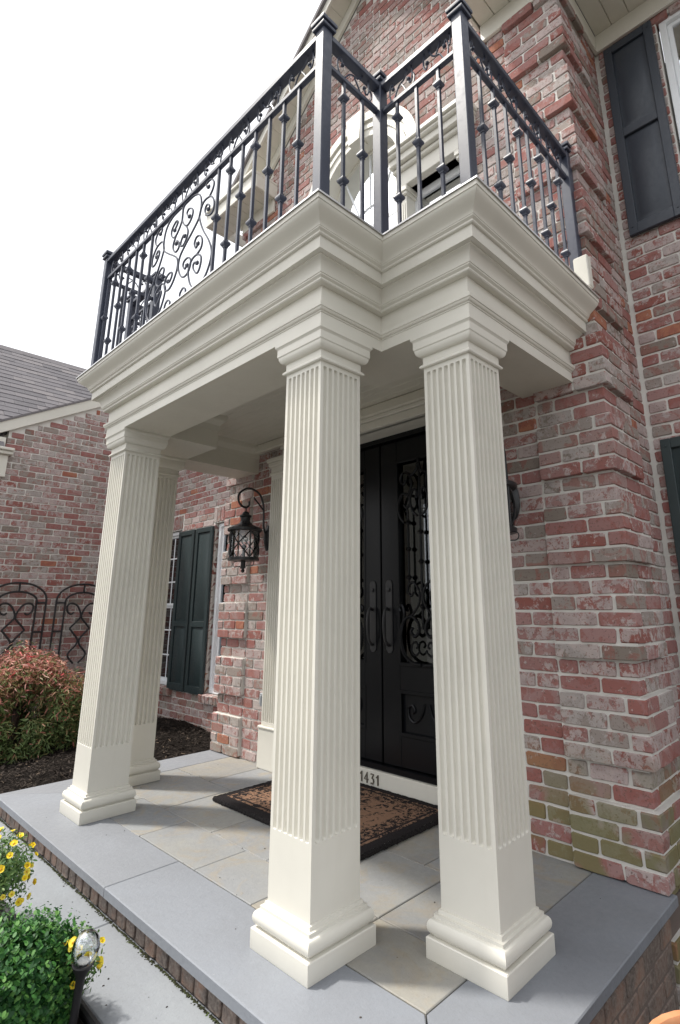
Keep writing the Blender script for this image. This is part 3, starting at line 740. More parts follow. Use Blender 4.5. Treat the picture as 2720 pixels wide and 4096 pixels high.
    pull = MB(); pull.tube(catmull([(hx,1.548,1.235),(hx,1.515,1.245),(hx,1.492,1.20),(hx,1.485,1.12),(hx,1.497,1.03),(hx,1.525,.985),(hx,1.548,.98)], 5), .0115, 8); pull.build('pull_handle', M['lamp_iron'], door)
    MB().lathe([(.017,0),(.015,.012),(.006,.014)], (hx,1.547,1.385), 12, Matrix.Rotation(math.pi/2, 3, 'X')).build('lock_cylinder', M['lamp_iron'], door)
# --- fluted pilasters beside the door
def flute_face(wd, z0, z1, zf0, zf1, nf, fw_=.0225, dp=.0180, place=None):
    us = [-wd/2]; pitch = (wd-.022)/nf
    cs = [(-(nf-1)/2+i)*pitch for i in range(nf)]
    for c in cs: us += [c+fw_/2*k for k in (-1,-.9,-.6,-.2,.2,.6,.9,1)]
    us.append(wd/2); r = fw_/2
    zs = [z0]+[zf0+r*k for k in (0,.1,.3,.6,1)]+[zf1-r*k for k in (1,.6,.3,.1,0)]+[z1]
    V = []
    for z in zs:
        for u in us:
            d = 0; du = min(abs(u-c) for c in cs)/r
            if zf0 <= z <= zf1:
                e = max(0, (zf0+r-z)/r, (z-zf1+r)/r); q = 1-du*du-e*e
                if q > 0: d = dp*math.sqrt(q)
            V.append(place(u, d, z))
    n = len(us); return V, [(j*n+i, j*n+i+1, (j+1)*n+i+1, (j+1)*n+i) for j in range(len(zs)-1) for i in range(n-1)]
for s in (-1, 1):
    cx = CX+s*1.02
    pb = MB().bbox(cx-.118, cx+.118, YW-.07, YW+.012, 0, .295, .004); pb.bbox(cx-.123, cx+.123, YW-.076, YW+.012, .297, .318, .006)
    pil = pb.build('pilaster', M['cream'], house)
    q = MB(); q.add(*flute_face(.20, .32, 2.44, .345, 2.40, 6, place=lambda u, d, z: (cx+u, YW-.052+d, z)))
    q.box(cx-.0995, cx+.0995, YW-.0400, YW+.012, .319, 2.44)
    for e in (-1, 1): q.add([(cx+e*.1, YW-.052, .32),(cx+e*.1, YW+.01, .32),(cx+e*.1, YW+.01, 2.44),(cx+e*.1, YW-.052, 2.44)], [(0,1,2,3)])
    q.build('fluted_shaft', M['cream'], pil)
    q = MB().bbox(cx-.112, cx+.112, YW-.066, YW+.012, 2.44, 2.465, .006); q.bbox(cx-.104, cx+.104, YW-.056, YW+.012, 2.465, 2.52, .003); q.bbox(cx-.125, cx+.125, YW-.078, YW+.012, 2.52, 2.56, .008); q.bbox(cx-.14, cx+.14, YW-.09, YW+.012, 2.56, 2.598, .006); q.build('capital', M['cream'], pil)

# --- Palladian window over the portico
pw = MB()
def ring(r0, r1, y0, y1, n=40, zc=ARCZ):
    V = []; 
    for i in range(n+1):
        a = math.pi*i/n
        for r, y in ((r0,y0),(r1,y0),(r1,y1),(r0,y1)): V.append((CX+r*math.cos(a), y, zc+r*math.sin(a)))
    F = [(i*4+k, i*4+(k+1)%4, (i+1)*4+(k+1)%4, (i+1)*4+k) for i in range(n) for k in range(4)]+[(0,1,2,3),(n*4+3,n*4+2,n*4+1,n*4)]
    pw.add(V, F)
ring(.485, .71, YW-.05, YW+.165); ring(.64, .725, YW-.075, YW-.049); ring(.56, .60, YW-.062, YW-.0495); ring(.462, .485, YW+.10, YW+.166)
pal = pw.build('arched_window', M['cream'], house)
ks = MB().prism([(CX-.07,ARCZ+.46),(CX+.07,ARCZ+.46),(CX+.10,ARCZ+.76),(CX-.10,ARCZ+.76)], 1, YW-.10, YW+.02).build('keystone', M['cream'], pal)
for s in (-1, 1):
    a, c = sorted((CX+s*.46, CX+s*1.20)); e = MB()
    e.bbox(a, c, YW-.055, YW+.16, 4.62, 4.76, .004); e.bbox(a-.01, c+.01, YW-.085, YW+.158, 4.76, 4.80, .008); e.bbox(a-.02, c+.02, YW-.12, YW+.156, 4.805, 4.87, .004); e.bbox(a-.03, c+.03, YW-.15, YW+.155, 4.87, 4.905, .01); e.bbox(a-.04, c+.04, YW-.17, YW+.154, 4.905, 4.95, .006)
    e.build('entablature', M['cream'], pal)
    for cx in (CX+s*.50, CX+s*1.13):
        q = MB(); q.bbox(cx-.055, cx+.055, YW-.03, YW+.15, 3.0, 4.54, .003); q.bbox(cx-.07, cx+.07, YW-.05, YW+.149, 4.54, 4.57, .006); q.bbox(cx-.08, cx+.08, YW-.06, YW+.148, 4.57, 4.619, .004)
        for k in range(4): q.bbox(cx-.04+k*.022, cx-.027+k*.022, YW-.036, YW-.029, 3.1, 4.48, .002)
        q.build('window_pilaster', M['cream'], pal)
    x0, x1 = sorted((CX+s*.56, CX+s*1.07))
    q = MB()
    for z0, z1 in ((3.05,3.10),(4.56,4.62)): q.bbox(x0, x1, YW+.08, YW+.13, z0, z1, .004)
    for xx in (x0, x1): q.bbox(xx-.02, xx+.035 if xx == x0 else xx+.02, YW+.081, YW+.129, 3.05, 4.62, .004)
    q.bbox(x0, x1, YW+.09, YW+.125, 4.02, 4.06, .003); q.build('side_sash', M['white'], pal)
    MB().box(x0, x1, YW+.10, YW+.106, 3.1, 4.57).build('pane', M['coated'], pal)
V = [(CX+.49*math.cos(math.pi*i/32), YW+.125, ARCZ+.49*math.sin(math.pi*i/32)) for i in range(33)]+[(CX-.49,YW+.125,3.05),(CX+.49,YW+.125,3.05)]
MB().add(V, [tuple(range(len(V)))[::-1]]).build('pane', M['coated'], pal)
q = MB()
for s in (-1, 1): q.bbox(CX+s*.45-.03, CX+s*.45+.03, YW+.10, YW+.165, 3.0, 4.95, .004)
q.bbox(CX-.46, CX+.46, YW+.12, YW+.16, 4.60, 4.64, .004); q.build('sash_frame', M['white'], pal)
for a in (45, 90, 135): MB().tube([(CX+.18*math.cos(rad(a)), YW+.121, 4.64+.18*math.sin(rad(a))),(CX+.47*math.cos(rad(a)), YW+.121, ARCZ-.0+.47*math.sin(rad(a)))], .008, 6).build('muntin', M['white'], pal)
MB().tube([(CX+.20*math.cos(math.pi*i/16), YW+.121, 4.64+.20*math.sin(math.pi*i/16)) for i in range(17)], .008, 6).build('muntin', M['white'], pal)
for xx in (CX-.16, CX+.16): MB().box(xx-.008, xx+.008, YW+.117, YW+.1245, 3.05, 4.62).build('muntin', M['white'], pal)

# --- eaves, gable, roofs
ZS = 5.63
for q in ((CX+1.33, XR+.03, YW-.03, YW-.002), (XL-.03, CX-1.33, YW-.03, YW-.002), (XR+.002, XR+.03, YW-.0015, YR-.03), (XR+.005, 3.5, YR-.03, YR-.002)):
    MB().bbox(*q, 5.47, ZS, .004).build('frieze_board', M['cream'], house)
OV = .28
def boards(x0, x1, y0, y1, z, axis, wd=.13, mt=M['soffit'], parent=house, name='soffit_board'):
    p = x0 if axis == 0 else y0; e = x1 if axis == 0 else y1
    while p < e-.01:
        q = min(p+wd, e)
        b = MB().bbox(p+.002, q-.002, y0, y1, z, z+.018, .004) if axis == 0 else MB().bbox(x0, x1, p+.002, q-.002, z, z+.018, .004)
        b.build(name, mt, parent); p = q
for q in ((CX+1.33, XR+.37, YW-OV+.004, YW-.003), (XL-.37, CX-1.33, YW-OV+.004, YW-.003), (XR+.034, 3.5, YR-.476, YR-.003), (XR+.034, XR+.37, YW-.002, YR-.478)): MB().box(*q, ZS+.0195, ZS+.03).build('soffit_backing', M['soffit'], house)
boards(CX+1.33, XR+.03, YW-OV, YW-.001, ZS, 0); boards(XL-.38, CX-1.33, YW-OV, YW-.001, ZS, 0)
boards(XR+.03, 3.5, YR-.48, YR-.001, ZS+.0007, 0); boards(XR+.03, XR+.38, YW-OV, YR-.48, ZS+.0003, 0)
for a, c in ((CX+1.31, XR+.40), (XL-.40, CX-1.31)):
    fas = MB(); fas.bbox(a, c, YW-OV-.022, YW-OV, ZS-.012, ZS+.15, .004)
    e = a if a > CX else c; fas.bbox(e-.011, e+.011, YW-OV+.001, YW-.001, ZS-.011, ZS+.15, .004)
    fas.bbox(a-.01, c+.01, YW-OV-.05, YW-.001, ZS+.15, ZS+.19, .008)
    fas.build('eave_return', M['cream'], house)
MB().bbox(XR+.38, 3.5, YR-.505, YR-.48, ZS-.012, ZS+.14, .004).build('fascia', M['cream'], house); MB().bbox(XL-.40, XL-.378, YW-OV, 4.0, ZS-.011, ZS+.14, .004).build('fascia', M['cream'], house)
nrm = math.hypot(1, RS)
for s in (-1, 1):
    P = lambda d, up_: (CX+s*(d), APEX-d*RS+up_)
    e = 1.98
    rk = MB().prism([P(0,.0),P(e,.0),P(e,.14),P(0,.14)], 1, YW-.028, YW-.001); rk.build('rake_frieze', M['cream'], house)
    k = 0.0
    while k < e:
        d1 = min(k+.12, e); MB().prism([P(k+.0015,.14),P(d1-.0015,.14),P(d1-.0015,.158),P(k+.0015,.158)], 1, YW-.20, YW-.029).build('rake_soffit_board', M['soffit'], house); k = d1
    rk = MB().prism([P(0,.125),P(e,.125),P(e,.245),P(0,.245)], 1, YW-.225, YW-.2005); rk.build('rake_fascia', M['cream'], house)
    rf = MB().prism([P(0,.247),P(e+.05,.247),P(e+.05,.305),P(0,.305)], 1, YW-.255, 6.0); rf.build('roof', M['shingle'], house)
MB().prism([(YR-.53,ZS+.15),(6.5,ZS+3.4),(6.5,ZS+3.46),(YR-.53,ZS+.21)], 0, XR+.35, 3.5).build('roof', M['shingle'], house)
MB().prism([(YR-.30,3.58),(6.5,4.9),(6.5,4.96),(YR-.30,3.64)], 0, -6.3, XL-.003).build('roof', M['shingle'], house)
q = MB().bbox(-6.24, XL-.004, YR-.32, YR-.29, 3.48, 3.6, .004); q.bbox(-6.24, XL-.004, YR-.29, YR-.001, 3.53, 3.55, .003); q.build('fascia', M['cream'], house)
# white downspout box and outlet on the wall
q = MB().bbox(.80, .885, YW-.085, YW-.027, 3.05, 3.26, .006); q.build('downspout', M['cream'], house)
q = MB().bbox(-2.262, -2.178, YW-.022, YW+.01, .45, .555, .006); oc = q.build('outlet_cover', M['grey_metal'], house)
for dx in (-.022, .012): MB().bbox(-2.22+dx-.012, -2.22+dx+.012, YW-.030, YW-.021, .468, .537, .004).build('outlet_flap', M['grey_metal'], oc)

# ============================================================ columns
H4 = 2.516
sh = MB(); s_ = .127
for k in range(4):
    c_, sn = round(math.cos(k*math.pi/2)), round(math.sin(k*math.pi/2))
    V, F = flute_face(2*s_, .130, 2.372, .405, 2.335, 7, place=lambda u, d, z: ((u*c_+(s_-d)*sn), (u*sn-(s_-d)*c_), z)); sh.add(V, F)
ME = {'shaft': sh.mesh('shaft', M['cream'], 40)}
ME['plinth'] = MB().sqlathe([(.1690,0),(.1705,.003),(.1705,.066),(.1675,.0695),(.12,.0695)]).mesh('plinth', M['cream'])
tor = [(.150,.0700),(.1505,.074)]+[(.147+.0205*math.sin(a), .101-.027*math.cos(a)) for a in np.linspace(.15, math.pi-.1, 11)]+[(.1475,.1285),(.1475,.1395),(.1360,.1405),(.1345,.1530),(.1275,.1550),(.11,.1550)]
ME['base'] = MB().sqlathe(tor).mesh('base_moulding', M['cream'])
cap = [(.118,2.3565),(.138,2.357),(.1425,2.361),(.1425,2.368),(.139,2.371),(.1355,2.376),(.1295,2.379),(.1295,2.414)]+[(.132+.026*math.sin(a), 2.447-.033*math.cos(a)) for a in np.linspace(.1, math.pi/2, 8)]+[(.160,2.449),(.1625,2.452),(.1625,2.489),(.164,2.491),(.168,2.497),(.1715,2.500),(.1715,H4-.0008),(.10,H4-.0008)]
ME['capital'] = MB().sqlathe(cap).mesh('capital', M['cream'])
G = 'fluted square portico columns'
for (c, lab) in ((CA, 'left front cream fluted square column standing apart at the outer edge of the porch'), (CB, 'middle front cream fluted square column in front of the doormat'),
                 (CC, 'right cream fluted square column nearest the brick quoin corner'), (CD, 'cream fluted square column half hidden behind the left front column')):
    e = empty('fluted_column', (c[0], c[1], 0), lab, 'column', G)
    for n in ('plinth','base','shaft','capital'): inst({'base':'base_moulding'}.get(n, n), ME[n], e, Matrix.Translation((c[0], c[1], 0)))

# ============================================================ portico entablature
po = empty('portico_entablature', (CX, .4, H4), 'cream stepped entablature and balcony deck carried on the fluted columns', 'portico')
xa, xb, xc_, xd, yc = CA[0], CB[0], CC[0], CD[0], CC[1]
PATH = [(xc_, YW-.002),(xc_, yc),(xb, yc),(xb, 0),(xa, 0),(xa, yc),(xd, yc),(xd, YW-.002)]
PATH = PATH[::-1]
def sw(prof, name, mt=M['cream']): 
    b = MB(); b.sweep(PATH, [(-o, z) for o, z in prof]); return b.build(name, mt, po, ang=28)
def arc(c, r, a0, a1, n=7): return [(c[0]+r*math.cos(a), c[1]+r*math.sin(a)) for a in np.linspace(a0, a1, n)]
sw([(-.168,H4),(.168,H4)], 'beam_soffit', M['soffit'])
sw([(.168,H4),(.168,2.572),(.172,2.574),(.172,2.580)]+[(.172+.012*math.sin(a), 2.592-.012*math.cos(a)) for a in np.linspace(.2,1.57,5)]+[(.189,2.594),(.191,2.610),(.1655,2.611)], 'architrave')
sw([(.1655,2.611),(.1655,2.712)], 'frieze')
sw([(.1655,2.712),(.196,2.7125),(.2005,2.717),(.2005,2.724),(.198,2.727),(.203,2.731),(.209,2.735),(.209,2.741)]+[(.213+.030*(1-math.cos(a)), 2.743+.058*math.sin(a)) for a in np.linspace(.0,1.5,7)]+[(.246,2.803),(.246,2.809),(.271,2.8095)], 'bed_moulding')
sw([(.271,2.8095),(.271,2.870)], 'fascia')
crown = [(.271,2.870),(.281,2.8705),(.285,2.874),(.285,2.881),(.2825,2.884),(.289,2.889),(.294,2.892),(.294,2.897)]
crown += [(.297+.0*a+ .060*u*u*(3-2*u)*1.0, 2.899+.066*u) for a, u in ((0,x) for x in np.linspace(0,1,11))]
crown += [(.3615,2.966),(.3615,2.9905),(.359,2.9925)]
sw(crown, 'crown_moulding')
sw([(.3585,2.9927),(.3685,2.9927),(.3690,2.988),(.3700,2.988),(.3702,2.9965),(.20,3.0000)], 'deck_flashing', M['metal'])
b = MB(); q = .22
pl = [(xd-q,YW),(xd-q,yc-q),(xa-q,yc-q),(xa-q,-q),(xb+q,-q),(xb+q,yc-q),(xc_+q,yc-q),(xc_+q,YW)]
b.add([(x,y,3.0005) for x,y in pl], [tuple(range(8))]); b.build('deck', M['deck'], po)
b = MB(); b.sweep(PATH, [(.168,H4),(.168,2.66),(.172,2.665),(.176,2.70),(.19,2.72),(.21,2.74),(.216,2.76),(.216,2.80)]); b.build('inner_beam_face', M['soffit'], po, ang=28)
y = .10
while y < YW-.01:
    q = min(y+.085, YW-.003); x0, x1 = (-2.50, .40) if y > .5 else (-2.0, -.1)
    MB().bbox(x0, x1, y+.001, q-.001, 2.785, 2.80, .0025).build('ceiling_board', M['soffit'], po); y = q
b = MB().bbox(-2.46, .36, YW-.075, YW-.003, 2.70, 2.784, .012); b.build('wall_crown', M['soffit'], po)

# ============================================================ balcony railing
rail = empty('balcony_railing', (CX, .4, 3.0), 'black wrought iron balcony railing with scrolls and knuckled balusters above the portico', 'railing')
RO = .272; PZ = 4.045
postm = MB().bbox(-.03,.03,-.03,.03,0,PZ-3.0,.004).mesh('post', M['iron'])
capm = MB().sqlathe([(.030,0),(.041,.001),(.043,.004),(.043,.016),(.036,.020),(.034,.028),(.047,.031),(.048,.034),(.048,.050),(.040,.058),(.020,.074),(.004,.080)]).mesh('post_cap', M['iron'])
def post(x, y):
    p = inst('post', postm, rail, Matrix.Translation((x,y,3.001))); inst('post_cap', capm, p, Matrix.Translation((x,y,PZ+.001))); 
bal = MB().bbox(-.0085,.0085,-.0085,.0085,0,3.842-3.02,.0015).mesh('baluster', M['iron'])
knm = MB().sqlathe([(.0087,-.027),(.0115,-.026),(.0115,-.019),(.016,-.015),(.0205,-.007),(.0220,0),(.0205,.007),(.016,.015),(.0115,.019),(.0115,.026),(.0087,.027)]).mesh('knuckle', M['iron'])
def baluster(x, y, double):
    b = inst('baluster', bal, rail, Matrix.Translation((x,y,3.02)))
    for z in ((3.245,3.745) if double else (3.492,)): inst('knuckle', knm, b, Matrix.Translation((x,y,z)) @ Matrix.Rotation(0, 4, 'Z'))
def frieze_scrolls(p, q):
    """S scrolls with curled ends between the two upper rails"""
    p, q = Vector((*p,0)), Vector((*q,0)); d = (q-p); Ln = d.length-.07; d.normalize(); s0 = .035; n = max(1, round(Ln/.30)); u = Ln/n; zc = 3.945
    for i in range(n):
        a = s0+i*u; f = 1 if i % 2 else -1
        P = [(.30,-.018),(.27,-.030),(.22,-.014),(.215,.016),(.26,.046),(.33,.045),(.42,.010),(.50,-.004),(.60,-.012),(.69,-.046),(.77,-.044),(.80,-.012),(.775,.020),(.735,.026),(.71,.010)]
        for k in range(2):
            sg = 1 if k == 0 else -1; off = 0 if k == 0 else .5
            pts = [p+d*(a+u*(((x-.5)*1.15+.5)+off*.0)) + Vector((0,0,zc+z*1.45*f)) for x, z in P] if k == 0 else [p+d*(a+u*x)+Vector((0,0,zc+z*1.45*f)) for x, z in ((.52,.0),(.60,.025),(.70,.058),(.82,.055),(.90,.025),(.88,-.005),(.84,.005))]
            MB().tube(catmull(pts, 4), .0048, 5).build('scroll', M['iron'], rail)
        for x, z in ((.27,-.008),(.74,.008)): MB().lathe([(.002,-.010),(.010,-.005),(.011,0),(.010,.005),(.002,.010)], p+d*(a+u*x)+Vector((0,0,zc+z*f)), 8).build('rosette', M['iron'], rail)
def run(p, q, ts=None, wall=False):
    (x0,y0),(x1,y1) = p, q; h = .022
    if abs(x1-x0) > abs(y1-y0):
        a, c = sorted((x0,x1)); bx = lambda z0, z1, e: MB().bbox(a+.03, c-.03, y0-e, y0+e, z0, z1, .004)
    else:
        a, c = sorted((y0,y1)); bx = lambda z0, z1, e: MB().bbox(x0-e, x0+e, a+.03, c-.03, z0, z1, .004)
    bx(PZ-.042, PZ-.006, .027).build('top_rail', M['iron'], rail); bx(3.842, 3.870, .014).build('lower_rail', M['iron'], rail); bx(3.006, 3.026, .014).build('bottom_rail', M['iron'], rail)
    frieze_scrolls(p, q)
cor = [(xd-RO, YW-.04),(xd-RO, yc-RO),(xa-RO, yc-RO),(xa-RO,-RO),(xb+RO,-RO),(xb+RO,yc-RO),(xc_+RO,yc-RO),(xc_+RO,YW-.04)]
for c in cor: post(*c)
for p, q in zip(cor, cor[1:]): run(p, q)
for i, x in enumerate([.088,-.037,-.164,-.296,-.422,-.548,-.679]): baluster(x, -RO, i % 2 == 1)
for i, x in enumerate([-2.339+.0,-2.206,-2.081,-1.948,-1.822,-1.700,-1.565]): baluster(x+.0, -RO, i % 2 == 1)
for s in (0, 1):
    mir = lambda x: x if s == 0 else 2*CX-x-.0
    for i, x in enumerate([.396,.527,.665]): baluster(mir(x), yc-RO, i % 2 == 0)
    xx = xb+RO if s == 0 else xa-RO
    for i, y in enumerate([-.135,-.002]): baluster(xx, y, i == 0)
    xx = xc_+RO if s == 0 else xd-RO
    for i, y in enumerate([.289,.418,.539,.664,.773,.905,1.019,1.15]): baluster(xx, y, i % 2 == 1)
# centre scroll panel of the front railing
R1 = [(.095,3.702),(.06,3.741),(.085,3.764),(.135,3.732),(.141,3.688),(.109,3.648),(.064,3.646),(.007,3.711),(.0,3.778),(.012,3.826),(.074,3.836),(.156,3.826),(.219,3.788),(.246,3.713),(.233,3.617),(.157,3.55),(.077,3.495),(.018,3.441),(.007,3.369),(.043,3.295),(.094,3.256),(.147,3.265),(.172,3.315),(.159,3.358),(.123,3.379),(.08,3.372),(.074,3.343),(.101,3.311),(.121,3.327)]
R3 = [(.342,3.618),(.356,3.629),(.327,3.656),(.303,3.641),(.308,3.606),(.35,3.564),(.395,3.563),(.409,3.611),(.392,3.661),(.347,3.701),(.274,3.703),(.24,3.645),(.241,3.60),(.293,3.495),(.381,3.369),(.422,3.276),(.412,3.204),(.367,3.135),(.30,3.105),(.24,3.115),(.19,3.163),(.157,3.236),(.153,3.293),(.19,3.337),(.242,3.342),(.293,3.311),(.304,3.269),(.29,3.221),(.262,3.205),(.219,3.249),(.208,3.285),(.227,3.297),(.257,3.274)]
R4 = [(.32,3.785),(.296,3.805),(.302,3.828),(.35,3.826),(.387,3.782),(.378,3.737),(.346,3.705)]
R2 = [(.247,3.414),(.222,3.401),(.20,3.444),(.222,3.477),(.265,3.466),(.298,3.418),(.29,3.367),(.242,3.342)]
R5 = [(.059,3.582),(.043,3.59),(.014,3.559),(.013,3.522),(.052,3.509),(.089,3.547),(.097,3.591),(.065,3.649)]
R6 = [(.03,3.04),(.08,3.05),(.13,3.09),(.135,3.15),(.10,3.175),(.065,3.15),(.075,3.115),(.10,3.12)]
for s in (1, -1):
    for pts in (R1, R2, R3, R4, R5, R6):
        MB().tube([(-1.122+s*p[0], -RO, p[1]) for p in catmull([(a, b_, 0) for a, b_ in pts], 5)], .0062, 6).build('panel_scroll', M['iron'], rail)
    for x, z in ((.097,3.70),(.342,3.615),(.125,3.325),(.255,3.28),(.245,3.42),(.32,3.79),(.055,3.575)):
        MB().lathe([(.003,-.012),(.014,-.006),(.016,0),(.014,.006),(.003,.012)], (-1.122+s*x,-RO,z), 8, Matrix.Rotation(math.pi/2, 3, 'X')).build('rosette', M['iron'], rail)

# ============================================================ doormat
V = []; nx, ny = 54, 36; mx0, mx1, my0, my1 = -1.73, -.38, .605, 1.475
mt_e = empty('doormat', ((mx0+mx1)/2, (my0+my1)/2, 0), 'tan coir doormat with black border and fern print at the front door', 'doormat')
rg = random.Random(9)
for j in range(ny+1):
    for i in range(nx+1):
        u, v = i/nx, j/ny; e = min(u, 1-u, v, 1-v)
        V.append((mx0+(mx1-mx0)*u+rg.uniform(-.002,.002), my0+(my1-my0)*v+rg.uniform(-.002,.002), .034+rg.uniform(-.0015,.0015)-(.006 if e == 0 else 0)))
MB().add(V, [(j*(nx+1)+i, j*(nx+1)+i+1, (j+1)*(nx+1)+i+1, (j+1)*(nx+1)+i) for j in range(ny) for i in range(nx)]).build('pile', M['coir'], mt_e, ang=180)
b = MB(); ed = []
for i in range(120): ed.append((mx0+(mx1-mx0)*i/120, my0))
for i in range(80): ed.append((mx1, my0+(my1-my0)*i/80))
for i in range(120): ed.append((mx1-(mx1-mx0)*i/120, my1))
for i in range(80): ed.append((mx0, my1-(my1-my0)*i/80))
n = len(ed); V = []
for z, o in ((.001,.004),(.016,.010),(.030,.002)):
    for x, y in ed: V.append((x+(x-(mx0+mx1)/2)*o*1.2+rg.uniform(-.003,.003), y+(y-(my0+my1)/2)*o*1.6+rg.uniform(-.003,.003), z+rg.uniform(-.001,.002)))
b.add(V, [(r*n+i, r*n+(i+1)%n, (r+1)*n+(i+1)%n, (r+1)*n+i) for r in (0,1) for i in range(n)]); b.build('bound_edge', M['rubber'], mt_e, ang=180)

# ============================================================ wall lanterns
def lantern(cx, label):
    y = 1.085; e = empty('wall_lantern', (cx, YW, 1.6), label, 'lantern', 'lanterns beside the door'); I = M['lamp_iron']; yp = YW-.001
    q = MB(); q.lathe([(.010,0),(.062,.001),(.064,.010),(.048,.020),(.03,.034),(.012,.040)], (0,0,0), 20, Matrix.Rotation(math.pi/2, 3, 'X'))
    q.v = [(cx+p[0]*.78, yp+p[1], 1.875+p[2]*1.85) for p in q.v]; q.build('back_plate', I, e)
    arm = [(cx,YW-.03,1.90),(cx,YW-.055,1.98),(cx,YW-.06,2.08),(cx,YW-.07,2.18),(cx,YW-.11,2.265),(cx,YW-.19,2.305),(cx,y-.01,2.30),(cx,y-.075,2.25),(cx,y-.085,2.19),(cx,y-.05,2.14),(cx,y,2.13),(cx,y+.03,2.155),(cx,y+.028,2.19)]
    MB().tube(catmull(arm, 5), .0095, 8).build('scroll_arm', I, e)
    MB().tube(catmull([(cx,YW-.06,2.12),(cx,YW-.12,2.18),(cx,YW-.16,2.215),(cx,YW-.175,2.235)], 4), .008, 6).build('arm_brace', I, e)
    MB().tube([(cx,y,2.135),(cx,y,2.09)], .006, 6).build('hanging_loop', I, e)
    MB().lathe([(.004,2.095),(.022,2.088),(.030,2.078),(.034,2.068),(.050,2.058),(.053,2.045),(.043,2.036),(.040,2.010),(.046,1.995),(.070,1.972),(.110,1.955),(.138,1.945),(.150,1.936),(.151,1.918),(.142,1.910),(.02,1.912)], (cx,y,0), 28).build('hood', I, e)
    MB().lathe([(.125,1.655),(.134,1.657),(.134,1.682),(.122,1.684),(.02,1.684)], (cx,y,0), 24).build('base_ring', I, e)
    g_ = MB(); n = 24; V = [(cx+.124*math.cos(2*math.pi*i/n), y+.124*math.sin(2*math.pi*i/n), z) for z in (1.684,1.912) for i in range(n)]
    g_.add(V, [(i,(i+1)%n,n+(i+1)%n,n+i) for i in range(n)]).build('glass_cylinder', M['clear'], e)
    for k in range(4):
        a0 = k*math.pi/2+.6
        for d in (1, -1):
            MB().tube([(cx+.129*math.cos(a0+d*math.pi/4*(2*t-1)), y+.129*math.sin(a0+d*math.pi/4*(2*t-1)), 1.684+.228*t) for t in np.linspace(0,1,7)], .006, 5).build('cross_bar', I, e)
        a = a0+math.pi/4; MB().tube([(cx+.129*math.cos(a), y+.129*math.sin(a), 1.68),(cx+.129*math.cos(a), y+.129*math.sin(a), 1.915)], .006, 5).build('upright', I, e)
    MB().lathe([(.012,1.60),(.013,1.76),(.020,1.765),(.020,1.79),(.010,1.795)], (cx,y,0), 12).build('bulb_socket', I, e)
    MB().lathe([(.010,1.795),(.022,1.81),(.030,1.835),(.026,1.86),(.010,1.872)], (cx,y,0), 14).build('bulb', M['clear'], e)
    MB().lathe([(.005,1.553),(.013,1.560),(.016,1.572),(.010,1.585),(.020,1.60),(.022,1.655),(.010,1.66)], (cx,y,0), 12).build('finial', I, e)
    for s in (-1, 1):
        MB().tube(catmull([(cx+s*.10,y,1.655),(cx+s*.15,y,1.65),(cx+s*.158,y,1.625),(cx+s*.135,y,1.608),(cx+s*.06,y,1.612),(cx+s*.03,y,1.59)], 4), .0035, 5).build('wire_scroll', I, e)
lantern(-2.265, 'black caged wall lantern on a curled arm left of the door above the outlet'); lantern(.245, 'black wall lantern mostly hidden behind the right column')

# ============================================================ left wing
XWG = -6.25
wing = empty('garage_wing', (XWG-2, 1.0, -.2), 'brick side wing with white raking board and grey shingle roof at the far left', 'house wing')
BW = []; SL = .575; rz = lambda y: 3.53+(y+.0)*SL
def wclip(k, zc, s0, s1):
    zt = zc+CH*.5
    if zt > rz(s0)-.04: s0 = max(s0, (zt+.04-3.53)/SL)
    return [(s0, s1)] if s1-s0 > .05 else []
brick_wall(BW, 'wall', (XWG,0,0), (0,1,0), (1,0,0), .015, 2.30, -.15, 4.85, [], wclip, None, (1,0), 21)
brick_wall(BW, 'wall', (XWG,.015,0), (-1,0,0), (0,-1,0), 0, 3.5, -.15, 3.45, [], None, None, (2,0), 22)
b = MB(); b.prism([(.02+MR,-.3),(4.4,-.3),(4.4,3.6),(2.30,rz(2.30)),(.02+MR,rz(.02))], 0, XWG-MR-.1, XWG-MR); b.box(XWG-3.5, XWG-.11, .015+MR, .12, -.3, 3.5)
wwall = b.build('wall', M['mortar'], wing)
place_pieces(BW, BM, bmesh_of, M['brick'], 'brick', lambda k: wwall, wing, 300)
b = MB(); b.prism([(-.22,rz(-.22)-.015),(2.32,rz(2.32)-.015),(2.32,rz(2.32)+.135),(-.22,rz(-.22)+.135)], 0, XWG-.02, XWG+.035); b.prism([(2.32,rz(2.32)-.015),(4.6,rz(.04)-.015),(4.6,rz(.04)+.135),(2.32,rz(2.32)+.135)], 0, XWG-.02, XWG+.034)
b.bbox(XWG-.02, XWG+.03, -.22, -.0, 3.27, 3.42, .004); b.build('rake_board', M['cream'], wing)
b = MB(); b.bbox(XWG-.02, XWG+.10, -1.6, .09, 3.19, 3.235, .006); b.bbox(XWG-.02, XWG+.13, -1.6, .095, 3.237, 3.275, .008); b.bbox(XWG-.02, XWG+.05, -1.6, .05, 2.9, 3.188, .004); b.build('eave_cornice', M['cream'], wing)
b = MB(); b.prism([(-.26,rz(-.26)+.136),(2.32,rz(2.32)+.136),(2.32,rz(2.32)+.165),(-.26,rz(-.26)+.165)], 0, XWG-1.6, XWG+.05); b.build('cross_gable_roof', M['shingle'], wing)
